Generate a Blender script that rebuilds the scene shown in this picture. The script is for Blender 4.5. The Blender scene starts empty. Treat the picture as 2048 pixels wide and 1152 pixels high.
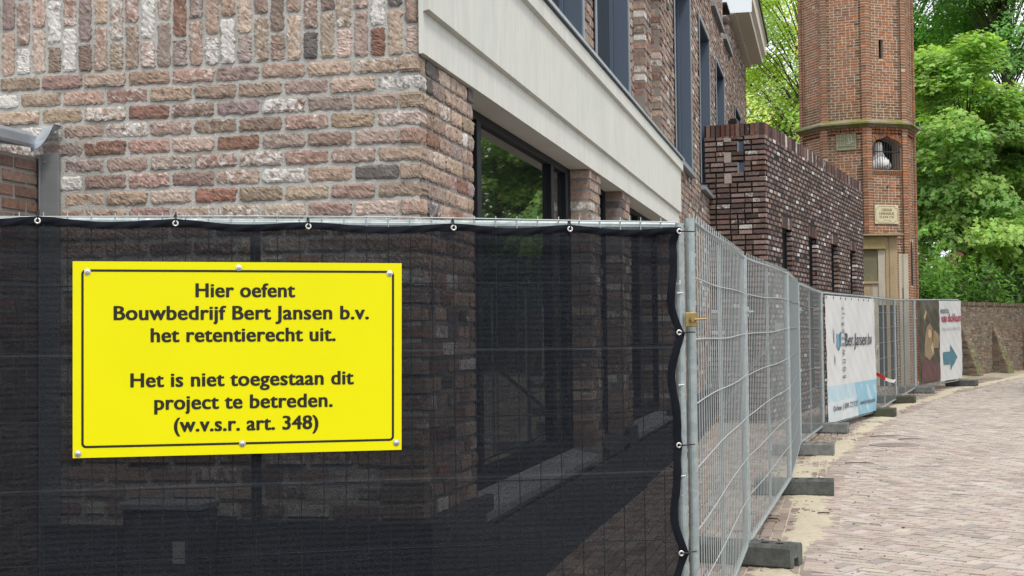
import bpy, bmesh, math, random
import numpy as np
from mathutils import Vector, Matrix
from mathutils.geometry import tessellate_polygon

scene = bpy.context.scene
COL = scene.collection
rng = np.random.default_rng(7)
random.seed(7)

# ------------------------------------------------------------------ camera
F = 2935.0
pitch = math.atan(96.2 / F)
roll = 0.01133
CAM = Vector((0, 0, 1.57))
fw = Vector((0, math.cos(pitch), math.sin(pitch)))
r0 = Vector((1, 0, 0))
u0 = Vector((0, -math.sin(pitch), math.cos(pitch)))
right = math.cos(roll) * r0 - math.sin(roll) * u0
up = math.sin(roll) * r0 + math.cos(roll) * u0
cd = bpy.data.cameras.new('camera')
cd.sensor_width = 36
cd.lens = 36 * F / 2048
cd.clip_start = 0.05
cd.clip_end = 2000
co = bpy.data.objects.new('camera', cd)
COL.objects.link(co)
m3 = Matrix((right, up, -fw)).transposed()
co.matrix_world = Matrix.Translation(CAM) @ m3.to_4x4()
scene.camera = co

# ------------------------------------------------------------------ world + sun (bright overcast)
SUN_EL, SUN_AZ = math.radians(58), math.radians(152)   # azimuth clockwise from +Y
world = bpy.data.worlds.new('World')
scene.world = world
world.use_nodes = True
wn = world.node_tree
wn.nodes.clear()
sky = wn.nodes.new('ShaderNodeTexSky')
sky.sky_type = 'NISHITA'
sky.sun_disc = False
sky.sun_elevation = SUN_EL
sky.sun_rotation = SUN_AZ
sky.dust_density = 4
hs = wn.nodes.new('ShaderNodeHueSaturation')
hs.inputs['Saturation'].default_value = 0.35
tc = wn.nodes.new('ShaderNodeTexCoord')
cn = wn.nodes.new('ShaderNodeTexNoise')
cn.inputs['Scale'].default_value = 2.2
cn.inputs['Detail'].default_value = 5
cr = wn.nodes.new('ShaderNodeValToRGB')
cr.color_ramp.elements[0].position = 0.3
cr.color_ramp.elements[0].color = (6.6, 7.0, 7.5, 1)
cr.color_ramp.elements[1].position = 0.7
cr.color_ramp.elements[1].color = (9.2, 9.3, 9.4, 1)
mx = wn.nodes.new('ShaderNodeMixRGB')
mx.inputs[0].default_value = 0.8
bg = wn.nodes.new('ShaderNodeBackground')
bg.inputs['Strength'].default_value = 0.132
wo = wn.nodes.new('ShaderNodeOutputWorld')
wn.links.new(sky.outputs[0], hs.inputs['Color'])
wn.links.new(tc.outputs['Generated'], cn.inputs['Vector'])
wn.links.new(cn.outputs['Fac'], cr.inputs[0])
wn.links.new(hs.outputs[0], mx.inputs[1])
wn.links.new(cr.outputs[0], mx.inputs[2])
wn.links.new(mx.outputs[0], bg.inputs['Color'])
wn.links.new(bg.outputs[0], wo.inputs['Surface'])

sd = bpy.data.lights.new('sun', 'SUN')
sd.energy = 1.5
sd.angle = math.radians(12)
sd.color = (1.0, 0.96, 0.9)
so = bpy.data.objects.new('sun', sd)
COL.objects.link(so)
sdir = Vector((math.sin(SUN_AZ) * math.cos(SUN_EL), math.cos(SUN_AZ) * math.cos(SUN_EL), math.sin(SUN_EL)))
so.rotation_euler = sdir.to_track_quat('Z', 'Y').to_euler()
so.location = sdir * 50
scene.view_settings.view_transform = 'Standard'
scene.view_settings.look = 'None'
scene.view_settings.exposure = 0.62
scene.view_settings.gamma = 1
scene.view_settings.use_curve_mapping = False
try:
    scene.cycles.transparent_max_bounces = 24
except Exception:
    pass


# ------------------------------------------------------------------ materials
class NT:
    def __init__(self, name):
        self.m = bpy.data.materials.new(name)
        self.m.use_nodes = True
        self.t = self.m.node_tree
        self.t.nodes.clear()
        self.out = self.t.nodes.new('ShaderNodeOutputMaterial')

    def n(self, typ, **kw):
        nd = self.t.nodes.new(typ)
        for k, v in kw.items():
            if k.startswith('i_'):
                key = k[2:]
                key = int(key) if key.isdigit() else key.replace('_', ' ')
                nd.inputs[key].default_value = v
            else:
                setattr(nd, k, v)
        return nd

    def l(self, a, b):
        self.t.links.new(a, b)

    def coord(self, scale=(1, 1, 1), kind='Object'):
        tc = self.n('ShaderNodeTexCoord')
        mp = self.n('ShaderNodeMapping')
        mp.inputs['Scale'].default_value = scale
        self.l(tc.outputs[kind], mp.inputs['Vector'])
        return mp.outputs[0]

    def noise(self, scale, detail=4, rough=0.55, vec=None, dist=0.0):
        nd = self.n('ShaderNodeTexNoise')
        nd.inputs['Scale'].default_value = scale
        nd.inputs['Detail'].default_value = detail
        nd.inputs['Roughness'].default_value = rough
        nd.inputs['Distortion'].default_value = dist
        if vec is not None:
            self.l(vec, nd.inputs['Vector'])
        return nd.outputs['Fac']

    def ramp(self, fac, stops):
        r = self.n('ShaderNodeValToRGB')
        els = r.color_ramp.elements
        while len(els) < len(stops):
            els.new(0.5)
        for e, (p, c) in zip(els, stops):
            e.position = p
            e.color = c if len(c) == 4 else (*c, 1)
        self.l(fac, r.inputs[0])
        return r.outputs[0]

    def mix(self, fac, a, b, blend='MIX'):
        mnode = self.n('ShaderNodeMixRGB', blend_type=blend)
        for s, v in ((mnode.inputs[0], fac), (mnode.inputs[1], a), (mnode.inputs[2], b)):
            if isinstance(v, (int, float)):
                s.default_value = v
            elif isinstance(v, tuple):
                s.default_value = v if len(v) == 4 else (*v, 1)
            else:
                self.l(v, s)
        return mnode.outputs[0]

    def math(self, op, a, b=None):
        nd = self.n('ShaderNodeMath', operation=op)
        for s, v in ((nd.inputs[0], a), (nd.inputs[1], b)):
            if v is None:
                continue
            if isinstance(v, (int, float)):
                s.default_value = v
            else:
                self.l(v, s)
        return nd.outputs[0]

    def bsdf(self, color=None, rough=0.8, metal=0.0, spec=0.3, bump=None, bstr=0.3, bdist=0.01, **kw):
        p = self.n('ShaderNodeBsdfPrincipled')
        if color is not None:
            if isinstance(color, tuple):
                p.inputs['Base Color'].default_value = color if len(color) == 4 else (*color, 1)
            else:
                self.l(color, p.inputs['Base Color'])
        if isinstance(rough, (int, float)):
            p.inputs['Roughness'].default_value = rough
        else:
            self.l(rough, p.inputs['Roughness'])
        p.inputs['Metallic'].default_value = metal
        p.inputs['Specular IOR Level'].default_value = spec
        if bump is not None:
            b = self.n('ShaderNodeBump')
            b.inputs['Strength'].default_value = bstr
            b.inputs['Distance'].default_value = bdist
            self.l(bump, b.inputs['Height'])
            self.l(b.outputs[0], p.inputs['Normal'])
        for k, v in kw.items():
            p.inputs[k.replace('_', ' ')].default_value = v
        return p

    def done(self, shader):
        self.l(shader.outputs[0], self.out.inputs['Surface'])
        return self.m


def simple(name, color, rough=0.7, metal=0.0, spec=0.3, var=0.15, scale=8.0, bstr=0.15, bscale=40.0, stretch=(1, 1, 1)):
    k = NT(name)
    v = k.coord(stretch)
    f = k.noise(scale, 5, 0.6, v)
    c = k.mix(f, tuple(x * (1 - var) for x in color), tuple(min(1, x * (1 + var)) for x in color))
    b = k.noise(bscale, 3, 0.6, v)
    return k.done(k.bsdf(c, rough, metal, spec, b, bstr, 0.004))


def brick_mat(name, wash=True, bump=0.6, scale=1.0, dirt=None, dstretch=(1, 1, 1)):
    """per-brick colour comes from the mesh; mottling, lime wash and creases are procedural"""
    k = NT(name)
    at = k.n('ShaderNodeVertexColor', layer_name='Col')
    v = k.coord()
    n1 = k.noise(38 * scale, 6, 0.65, v, 0.6)
    n2 = k.noise(13 * scale, 4, 0.6, v)
    mul = k.mix(1.0, at.outputs['Color'], k.ramp(n1, [(0.3, (0.6, 0.56, 0.55)), (0.5, (1, 1, 1)), (0.7, (1.25, 1.22, 1.2))]), 'MULTIPLY')
    if wash:
        w = k.math('ADD', k.math('MULTIPLY', n1, 0.6), k.math('MULTIPLY', n2, 0.4))
        w = k.math('ADD', w, k.math('SUBTRACT', at.outputs['Alpha'], 1.0))
        wf = k.ramp(w, [(0.50, (0, 0, 0)), (0.68, (1, 1, 1))])
        mul = k.mix(wf, mul, k.ramp(n1, [(0.35, (0.44, 0.41, 0.38)), (0.6, (0.64, 0.62, 0.59))]))
    if dirt:
        n3 = k.noise(dirt[0], 5, 0.65, k.coord(dstretch))
        df = k.ramp(n3, [(dirt[1], (0, 0, 0)), (dirt[1] + 0.18, (1, 1, 1))])
        mul = k.mix(k.math('MULTIPLY', df, dirt[3]), mul, dirt[2])
    cv = k.coord((1, 1, 2.2))
    crease = k.noise(55 * scale, 5, 0.7, cv, 1.8)
    fine = k.noise(150 * scale, 4, 0.75, cv, 2.5)
    mul = k.mix(1.0, mul, k.ramp(fine, [(0.36, (0.36, 0.33, 0.32)), (0.47, (0.95, 0.95, 0.95)), (0.64, (1.24, 1.23, 1.22))]), 'MULTIPLY')
    return k.done(k.bsdf(mul, 0.9, 0, 0.15, crease, bump, 0.012))


M = {}
M['brick'] = brick_mat('handmade_brick', True, 0.38)
M['brick_far'] = brick_mat('facade_brick', True, 0.35, 0.7)
M['brick_dark'] = brick_mat('dark_brick', True, 0.4, 0.7)
M['brick_tower'] = brick_mat('tower_brick', False, 0.3, 0.6, (1.1, 0.5, (0.13, 0.115, 0.08), 0.55), (1.6, 1.6, 0.16))
M['brick_garden'] = brick_mat('garden_brick', False, 0.4, 0.6, (1.4, 0.5, (0.2, 0.17, 0.12), 0.5))
M['brick_lean'] = brick_mat('old_brick', False, 0.25, 0.6)
M['paver'] = None


def paver_mat():
    k = NT('clay_paver')
    at = k.n('ShaderNodeVertexColor', layer_name='Col')
    v = k.coord()
    n1 = k.noise(60, 4, 0.6, v)
    c = k.mix(1.0, at.outputs['Color'], k.ramp(n1, [(0.3, (0.85, 0.84, 0.83)), (0.7, (1.12, 1.12, 1.12))]), 'MULTIPLY')
    n3 = k.noise(0.55, 6, 0.7, v)
    c = k.mix(k.math('MULTIPLY', k.ramp(n3, [(0.46, (0, 0, 0)), (0.7, (1, 1, 1))]), 0.45), c, (0.43, 0.39, 0.345))
    n4 = k.noise(1.7, 5, 0.7, v)
    c = k.mix(k.math('MULTIPLY', k.ramp(n4, [(0.52, (0, 0, 0)), (0.74, (1, 1, 1))]), 0.5), c, (0.20, 0.17, 0.155))
    return k.done(k.bsdf(c, 0.85, 0, 0.2, k.noise(90, 3, 0.6, v), 0.12, 0.006))


M['paver'] = paver_mat()


def mossy(name, base, moss, scale, thr, rough=0.95, bstr=0.4, bscale=60):
    k = NT(name)
    v = k.coord()
    n = k.noise(scale, 6, 0.65, v)
    f = k.ramp(n, [(thr, (0, 0, 0)), (thr + 0.12, (1, 1, 1))])
    n2 = k.noise(scale * 6, 5, 0.6, v)
    b = k.mix(n2, tuple(x * 0.75 for x in base), tuple(x * 1.2 for x in base))
    c = k.mix(f, b, moss)
    return k.done(k.bsdf(c, rough, 0, 0.2, k.noise(bscale, 4, 0.6, v), bstr, 0.01))


M['mortar'] = mossy('stained_mortar', (0.43, 0.42, 0.39), (0.33, 0.32, 0.29), 3.5, 0.5, 0.95, 0.6, 110)
M['mortar_recess_shade'] = simple('dark_mortar_recess_shade', (0.016, 0.014, 0.014), 0.95, var=0.3, scale=14, bstr=0.4, bscale=80)
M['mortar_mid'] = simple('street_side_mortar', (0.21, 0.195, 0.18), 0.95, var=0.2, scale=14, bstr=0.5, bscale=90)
M['mortar_tower'] = simple('lime_mortar', (0.46, 0.365, 0.28), 0.95, var=0.25, scale=6, bstr=0.4, bscale=60)
M['mortar_garden'] = simple('weathered_mortar', (0.20, 0.175, 0.14), 0.95, var=0.3, scale=5, bstr=0.4, bscale=60)
M['bluestone'] = simple('bluestone', (0.055, 0.058, 0.064), 0.75, var=0.25, scale=10)
M['sill_stone'] = simple('sill_stone', (0.21, 0.22, 0.235), 0.6, var=0.2, scale=10)
M['anthracite'] = simple('anthracite_metal', (0.006, 0.008, 0.012), 0.6, 0.0, 0.2, var=0.2, scale=6, bstr=0.03)
k = NT('blue_grey_metal')
v = k.coord()
c = k.mix(k.noise(60, 4, 0.7, v), (0.045, 0.066, 0.098), (0.075, 0.10, 0.14))
M['bluemetal'] = k.done(k.bsdf(c, 0.55, 0.0, 0.4, k.noise(120, 2, 0.5, v), 0.05, 0.002))
M['trim'] = simple('window_trim', (0.22, 0.25, 0.28), 0.5, 0.2, 0.5, var=0.08, bstr=0.02)
M['zinc'] = simple('zinc', (0.36, 0.40, 0.44), 0.45, 0.5, 0.5, var=0.35, scale=9, bstr=0.15, bscale=12)
M['lead'] = simple('lead_flashing', (0.20, 0.205, 0.21), 0.6, 0.3, 0.4, var=0.2, scale=5, stretch=(1, 1, 5))
k = NT('window_glass')
p = k.bsdf((0.012, 0.014, 0.014), 0.015, 0, 0.5)
p.inputs['IOR'].default_value = 3.0
M['glass'] = k.done(p)
M['matt_glass'] = simple('matt_black_pane', (0.006, 0.006, 0.008), 0.6, 0, 0.1, bstr=0)

# cast stone beam with faint vertical streaks
k = NT('cast_stone')
v = k.coord((3.0, 3.0, 0.5))
v2 = k.coord((1, 1, 1))
n = k.noise(7, 6, 0.65, v)
n2 = k.noise(2.0, 5, 0.6, v2)
c = k.mix(k.ramp(n, [(0.3, (0.41, 0.40, 0.345)), (0.7, (0.54, 0.53, 0.47))]), (0.46, 0.47, 0.41), k.ramp(n2, [(0.4, (0, 0, 0)), (0.65, (1, 1, 1))]))
c = k.mix(k.ramp(n2, [(0.42, (0, 0, 0)), (0.68, (0.55, 0.55, 0.55))]), k.ramp(n, [(0.3, (0.51, 0.508, 0.462)), (0.7, (0.60, 0.60, 0.555))]), (0.56, 0.58, 0.545))
sp = k.noise(170, 2, 0.5, v2)
c = k.mix(k.ramp(sp, [(0.68, (0, 0, 0)), (0.74, (0.6, 0.6, 0.6))]), c, (0.2, 0.18, 0.14))
stx = k.noise(9, 5, 0.75, k.coord((1, 1, 0.12)))
c = k.mix(k.ramp(stx, [(0.52, (0, 0, 0)), (0.72, (0.28, 0.28, 0.28))]), c, (0.33, 0.325, 0.28))
st2 = k.noise(1.1, 6, 0.7, v2)
c = k.mix(k.ramp(st2, [(0.5, (0, 0, 0)), (0.7, (0.45, 0.45, 0.45))]), c, (0.42, 0.45, 0.40))
M['stone'] = k.done(k.bsdf(c, 0.85, 0, 0.2, k.noise(60, 5, 0.6, v2), 0.12, 0.004))

# galvanised steel
k = NT('galvanised_steel')
v = k.coord()
vo = k.n('ShaderNodeTexVoronoi', feature='F1')
vo.inputs['Scale'].default_value = 45
k.l(v, vo.inputs['Vector'])
sepc = k.n('ShaderNodeSeparateColor')
k.l(vo.outputs['Color'], sepc.inputs[0])
n = k.noise(10, 5, 0.6, v)
c = k.mix(k.math('ADD', k.math('MULTIPLY', sepc.outputs[0], 0.35), k.math('MULTIPLY', n, 0.65)), (0.19, 0.225, 0.225), (0.43, 0.48, 0.48))
sc = k.noise(26, 3, 0.5, v)
c = k.mix(k.ramp(sc, [(0.70, (0, 0, 0)), (0.74, (0.8, 0.8, 0.8))]), c, (0.62, 0.66, 0.66))
M['galv'] = k.done(k.bsdf(c, 0.5, 0.45, 0.5, n, 0.05, 0.003))
M['wire'] = simple('galvanised_wire', (0.40, 0.435, 0.435), 0.5, 0.4, 0.5, var=0.2, scale=20)
M['wire_dark'] = simple('weathered_wire', (0.22, 0.245, 0.25), 0.55, 0.35, 0.4, var=0.25, scale=20)
M['brass'] = simple('brass_coupler', (0.30, 0.21, 0.08), 0.5, 0.7, 0.5, var=0.35, scale=60)
M['steel'] = simple('screw_steel', (0.62, 0.62, 0.58), 0.3, 0.8, 0.5, var=0.1)
M['black_plastic'] = simple('black_plastic', (0.008, 0.008, 0.009), 0.45, 0, 0.4, bstr=0.05)
M['white_plastic'] = simple('white_plastic', (0.75, 0.75, 0.73), 0.4, bstr=0.02, var=0.05)


def net_mat():
    k = NT('shade_netting')
    v = k.coord()
    sep = k.n('ShaderNodeSeparateXYZ')
    k.l(v, sep.inputs[0])
    # knitted pattern: short dashes, fine
    v2 = k.coord((1, 1, 1))
    fine = k.noise(420, 2, 0.5, k.coord((1.0, 1.0, 0.8)))
    band = k.noise(6, 5, 0.7, k.coord((0.25, 0.25, 6.0)))
    tr = k.math('MULTIPLY', k.ramp(fine, [(0.35, (0.03, 0.03, 0.03)), (0.72, (0.24, 0.24, 0.24))]), k.ramp(band, [(0.3, (0.8, 0.8, 0.8)), (0.7, (1.2, 1.2, 1.2))]))
    # lighter tape threads running across
    ln = k.n('ShaderNodeTexWave', wave_type='BANDS', bands_direction='Z', wave_profile='SAW')
    ln.inputs['Scale'].default_value = 0.62
    ln.inputs['Distortion'].default_value = 0.12
    ln.inputs['Detail'].default_value = 1
    k.l(k.coord((1, 1, 1)), ln.inputs['Vector'])
    lf = k.ramp(ln.outputs['Fac'], [(0.982, (0, 0, 0)), (0.99, (1, 1, 1))])
    ln2 = k.n('ShaderNodeTexWave', wave_type='BANDS', bands_direction='Z', wave_profile='SIN')
    ln2.inputs['Scale'].default_value = 14
    ln2.inputs['Distortion'].default_value = 3
    k.l(k.coord((0.3, 0.3, 1)), ln2.inputs['Vector'])
    dark = k.mix(ln2.outputs['Fac'], (0.0055, 0.0066, 0.0092), (0.011, 0.0127, 0.0162))
    dark = k.mix(k.math('MULTIPLY', lf, k.noise(3, 2, 0.5, v)), dark, (0.05, 0.056, 0.065))
    dash = k.noise(1.0, 2, 0.5, k.coord((110, 110, 420)))
    dark = k.mix(k.ramp(dash, [(0.5, (0, 0, 0)), (0.72, (1, 1, 1))]), dark, (0.025, 0.0275, 0.033))
    b = k.bsdf(dark, 0.8, 0, 0.035, fine, 0.3, 0.003)
    t = k.n('ShaderNodeBsdfTransparent')
    ms = k.n('ShaderNodeMixShader')
    k.l(tr, ms.inputs[0])
    k.l(b.outputs[0], ms.inputs[1])
    k.l(t.outputs[0], ms.inputs[2])
    return k.done(ms)


M['net'] = net_mat()
k = NT('net_hem')
v = k.coord()
M['hem'] = k.done(k.bsdf(k.mix(k.noise(30, 4, 0.7, v), (0.004, 0.005, 0.008), (0.010, 0.012, 0.017)), 0.8, 0, 0.1, k.noise(300, 2, 0.5, v), 0.3, 0.003))
k = NT('yellow_panel')
v = k.coord()
M['yellow'] = k.done(k.bsdf(k.mix(k.noise(2.5, 4, 0.6, v), (0.66, 0.62, 0.0), (0.72, 0.68, 0.0)), 0.4, 0, 0.16, k.noise(3, 2, 0.5, v), 0.04, 0.01))
M['print_black'] = simple('black_print', (0.014, 0.013, 0.008), 0.5, var=0.05, bstr=0.0)

def concrete(name, a, b, moss=None):
    k = NT(name)
    v = k.coord()
    n = k.noise(9, 6, 0.7, v)
    n2 = k.noise(130, 3, 0.6, v)
    c = k.mix(k.ramp(n, [(0.35, a), (0.65, b)]), (0.0, 0.0, 0.0), k.ramp(n2, [(0.55, (0, 0, 0)), (0.7, (0.35, 0.35, 0.35))]))
    c = k.mix(k.ramp(n2, [(0.58, (0, 0, 0)), (0.66, (0.75, 0.75, 0.75))]), k.ramp(n, [(0.35, a), (0.65, b)]), tuple(x * 0.45 for x in a))
    if moss:
        m = k.noise(4, 5, 0.65, v)
        c = k.mix(k.ramp(m, [(0.48, (0, 0, 0)), (0.6, (0.8, 0.8, 0.8))]), c, moss)
    return k.done(k.bsdf(c, 0.92, 0, 0.2, n2, 0.5, 0.006))


M['concrete'] = concrete('weathered_concrete', (0.10, 0.105, 0.10), (0.22, 0.23, 0.22))
M['concrete_dark'] = concrete('dark_concrete', (0.05, 0.054, 0.05), (0.12, 0.128, 0.12))
M['concrete_moss'] = concrete('mossy_concrete', (0.06, 0.065, 0.055), (0.12, 0.125, 0.11), (0.062, 0.068, 0.04))

k = NT('joint_sand')
v = k.coord()
M['joint'] = k.done(k.bsdf(k.mix(k.noise(5, 6, 0.7, v), (0.035, 0.03, 0.026), (0.085, 0.07, 0.058)), 0.97, 0, 0.1, k.noise(120, 3, 0.6, v), 0.4, 0.005))
k = NT('yellow_sand')
v = k.coord()
n = k.noise(3, 6, 0.7, v)
n2 = k.noise(90, 4, 0.7, v)
c = k.mix(n, (0.385, 0.34, 0.245), (0.52, 0.47, 0.365))
c = k.mix(k.ramp(n2, [(0.56, (0, 0, 0)), (0.7, (0.7, 0.7, 0.7))]), c, (0.20, 0.16, 0.11))
n5 = k.noise(11, 6, 0.75, v)
c = k.mix(k.ramp(n5, [(0.52, (0, 0, 0)), (0.7, (0.65, 0.65, 0.65))]), c, (0.30, 0.235, 0.18))
M['sand'] = k.done(k.bsdf(c, 0.97, 0, 0.1, n2, 0.5, 0.01))
M['soil'] = simple('soil', (0.12, 0.10, 0.07), 0.97, var=0.4, scale=3, bstr=0.6, bscale=30)


def leaf_mat(name, trans=0.48):
    k = NT(name)
    at = k.n('ShaderNodeVertexColor', layer_name='Col')
    p = k.bsdf(at.outputs['Color'], 0.5, 0, 0.35)
    t = k.n('ShaderNodeBsdfTranslucent')
    k.l(k.mix(1.0, at.outputs['Color'], (1.5, 1.5, 0.7), 'MULTIPLY'), t.inputs['Color'])
    ms = k.n('ShaderNodeMixShader')
    ms.inputs[0].default_value = trans
    k.l(p.outputs[0], ms.inputs[1])
    k.l(t.outputs[0], ms.inputs[2])
    return k.done(ms)


M['leaf'] = leaf_mat('leaf')
M['bark'] = simple('bark', (0.085, 0.07, 0.052), 0.95, var=0.4, scale=12, bstr=0.7, bscale=25, stretch=(1, 1, 0.3))
M['twig'] = simple('twig_bark', (0.09, 0.06, 0.045), 0.9, var=0.3)

def wood(name, a, b, stretch=(9, 9, 0.6)):
    k = NT(name)
    v = k.coord(stretch)
    n = k.noise(4, 6, 0.65, v, 0.8)
    n2 = k.noise(1.5, 4, 0.6, k.coord())
    c = k.mix(n, a, b)
    c = k.mix(k.ramp(n2, [(0.45, (0, 0, 0)), (0.7, (0.5, 0.5, 0.5))]), c, tuple(x * 0.6 for x in a))
    return k.done(k.bsdf(c, 0.85, 0, 0.2, n, 0.35, 0.01))


M['wood_pale'] = wood('pale_board', (0.42, 0.37, 0.29), (0.60, 0.54, 0.44))
M['wood_tan'] = wood('tan_board', (0.30, 0.22, 0.125), (0.50, 0.40, 0.25))
M['wood_yellow'] = wood('raw_beam', (0.22, 0.16, 0.06), (0.50, 0.42, 0.22), (7, 7, 1.2))
M['ply'] = wood('stained_plywood', (0.13, 0.12, 0.07), (0.25, 0.225, 0.15), (3, 3, 3))
M['dark'] = simple('dark_opening', (0.006, 0.006, 0.007), 0.9, bstr=0)
M['interior'] = simple('dim_interior', (0.02, 0.02, 0.02), 0.9, bstr=0)
M['tower_stone'] = simple('relief_stone', (0.23, 0.22, 0.14), 0.9, var=0.3, scale=9, bstr=0.4)
M['cream_stone'] = simple('cream_stone', (0.56, 0.50, 0.33), 0.85, var=0.1, scale=9, bstr=0.2)
M['cream_shade'] = simple('carved_letter', (0.22, 0.18, 0.10), 0.9, var=0.1, bstr=0)
M['cornice_stone'] = mossy('mossy_cornice', (0.24, 0.21, 0.15), (0.16, 0.165, 0.045), 2.2, 0.45)
M['bust'] = simple('wrapped_plaster', (0.66, 0.65, 0.64), 0.5, var=0.12, scale=9, bstr=0.6, bscale=14)
M['iron'] = simple('iron_bars', (0.03, 0.032, 0.036), 0.6, 0.3, 0.4)
M['moss'] = simple('moss', (0.12, 0.125, 0.05), 0.98, var=0.5, scale=14, bstr=0.7, bscale=60)
M['white_paint'] = simple('white_paint', (0.66, 0.70, 0.72), 0.5, var=0.05, scale=3, bstr=0.03)
M['cream_paint'] = simple('cream_paint', (0.62, 0.58, 0.49), 0.55, var=0.06, scale=3, bstr=0.03)
M['banner_white'] = simple('banner_white', (0.50, 0.50, 0.49), 0.6, var=0.06, scale=3, bstr=0.25, bscale=5)
M['banner_blue'] = simple('banner_blue', (0.21, 0.38, 0.47), 0.6, var=0.12, scale=2, bstr=0.1, bscale=5)
M['banner_fade'] = simple('banner_faded_blue', (0.47, 0.50, 0.515), 0.6, var=0.06, scale=3, bstr=0.1, bscale=5)
M['banner_mid'] = simple('banner_mid_blue', (0.36, 0.475, 0.53), 0.6, var=0.1, scale=3, bstr=0.1, bscale=5)
M['banner_pale'] = simple('banner_pale_blue', (0.36, 0.46, 0.51), 0.6, var=0.1, scale=3, bstr=0.1, bscale=5)
M['print_teal'] = simple('teal_print', (0.055, 0.15, 0.19), 0.6, var=0.05, bstr=0)
M['print_teal_light'] = simple('light_teal_print', (0.13, 0.28, 0.37), 0.6, var=0.05, bstr=0)
M['print_grey'] = simple('grey_print', (0.34, 0.35, 0.37), 0.6, var=0.05, bstr=0)
M['print_dark'] = simple('dark_print', (0.04, 0.045, 0.06), 0.6, var=0.05, bstr=0)
M['print_mid'] = simple('mid_print', (0.12, 0.14, 0.16), 0.6, var=0.05, bstr=0)
M['print_red'] = simple('red_print', (0.33, 0.025, 0.07), 0.6, var=0.05, bstr=0)
M['picture'] = mossy('printed_picture', (0.055, 0.047, 0.032), (0.10, 0.088, 0.062), 1.2, 0.5, 0.6, 0.05)
M['pic_ochre'] = simple('picture_ochre', (0.21, 0.155, 0.085), 0.6, var=0.45, scale=5, bstr=0)
M['pic_warm'] = simple('picture_warm', (0.42, 0.29, 0.16), 0.6, var=0.3, scale=6, bstr=0)
M['pic_wine'] = simple('picture_wine', (0.085, 0.035, 0.032), 0.6, var=0.45, scale=4, bstr=0)
M['tape_red'] = simple('red_tape', (0.55, 0.03, 0.02), 0.5, bstr=0)
M['tape_white'] = simple('white_tape', (0.75, 0.73, 0.70), 0.5, bstr=0)
M['roof_tile'] = simple('orange_roof_tile', (0.27, 0.13, 0.075), 0.85, var=0.3, scale=3, bstr=0.6, bscale=12)
M['render_wall'] = simple('cream_render', (0.48, 0.40, 0.30), 0.9, var=0.1)
M['cabinet'] = simple('grey_cabinet', (0.075, 0.08, 0.088), 0.55, var=0.1)
M['label_white'] = simple('pale_sticker', (0.5, 0.5, 0.5), 0.6, var=0.3, scale=40)


# ------------------------------------------------------------------ object helpers
def root_loc(o):
    while o.parent is not None:
        o = o.parent
    return o


def tag(o, label=None, cat=None, group=None, kind=None):
    if label: o['label'] = label
    if cat: o['category'] = cat
    if group: o['group'] = group
    if kind: o['kind'] = kind
    return o


def empty(name, loc, rz=0.0, label=None, cat=None, group=None):
    o = bpy.data.objects.new(name, None)
    o.empty_display_size = 0.2
    COL.objects.link(o)
    o.location = loc
    o.rotation_euler = (0, 0, rz)
    return tag(o, label, cat, group)


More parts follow.
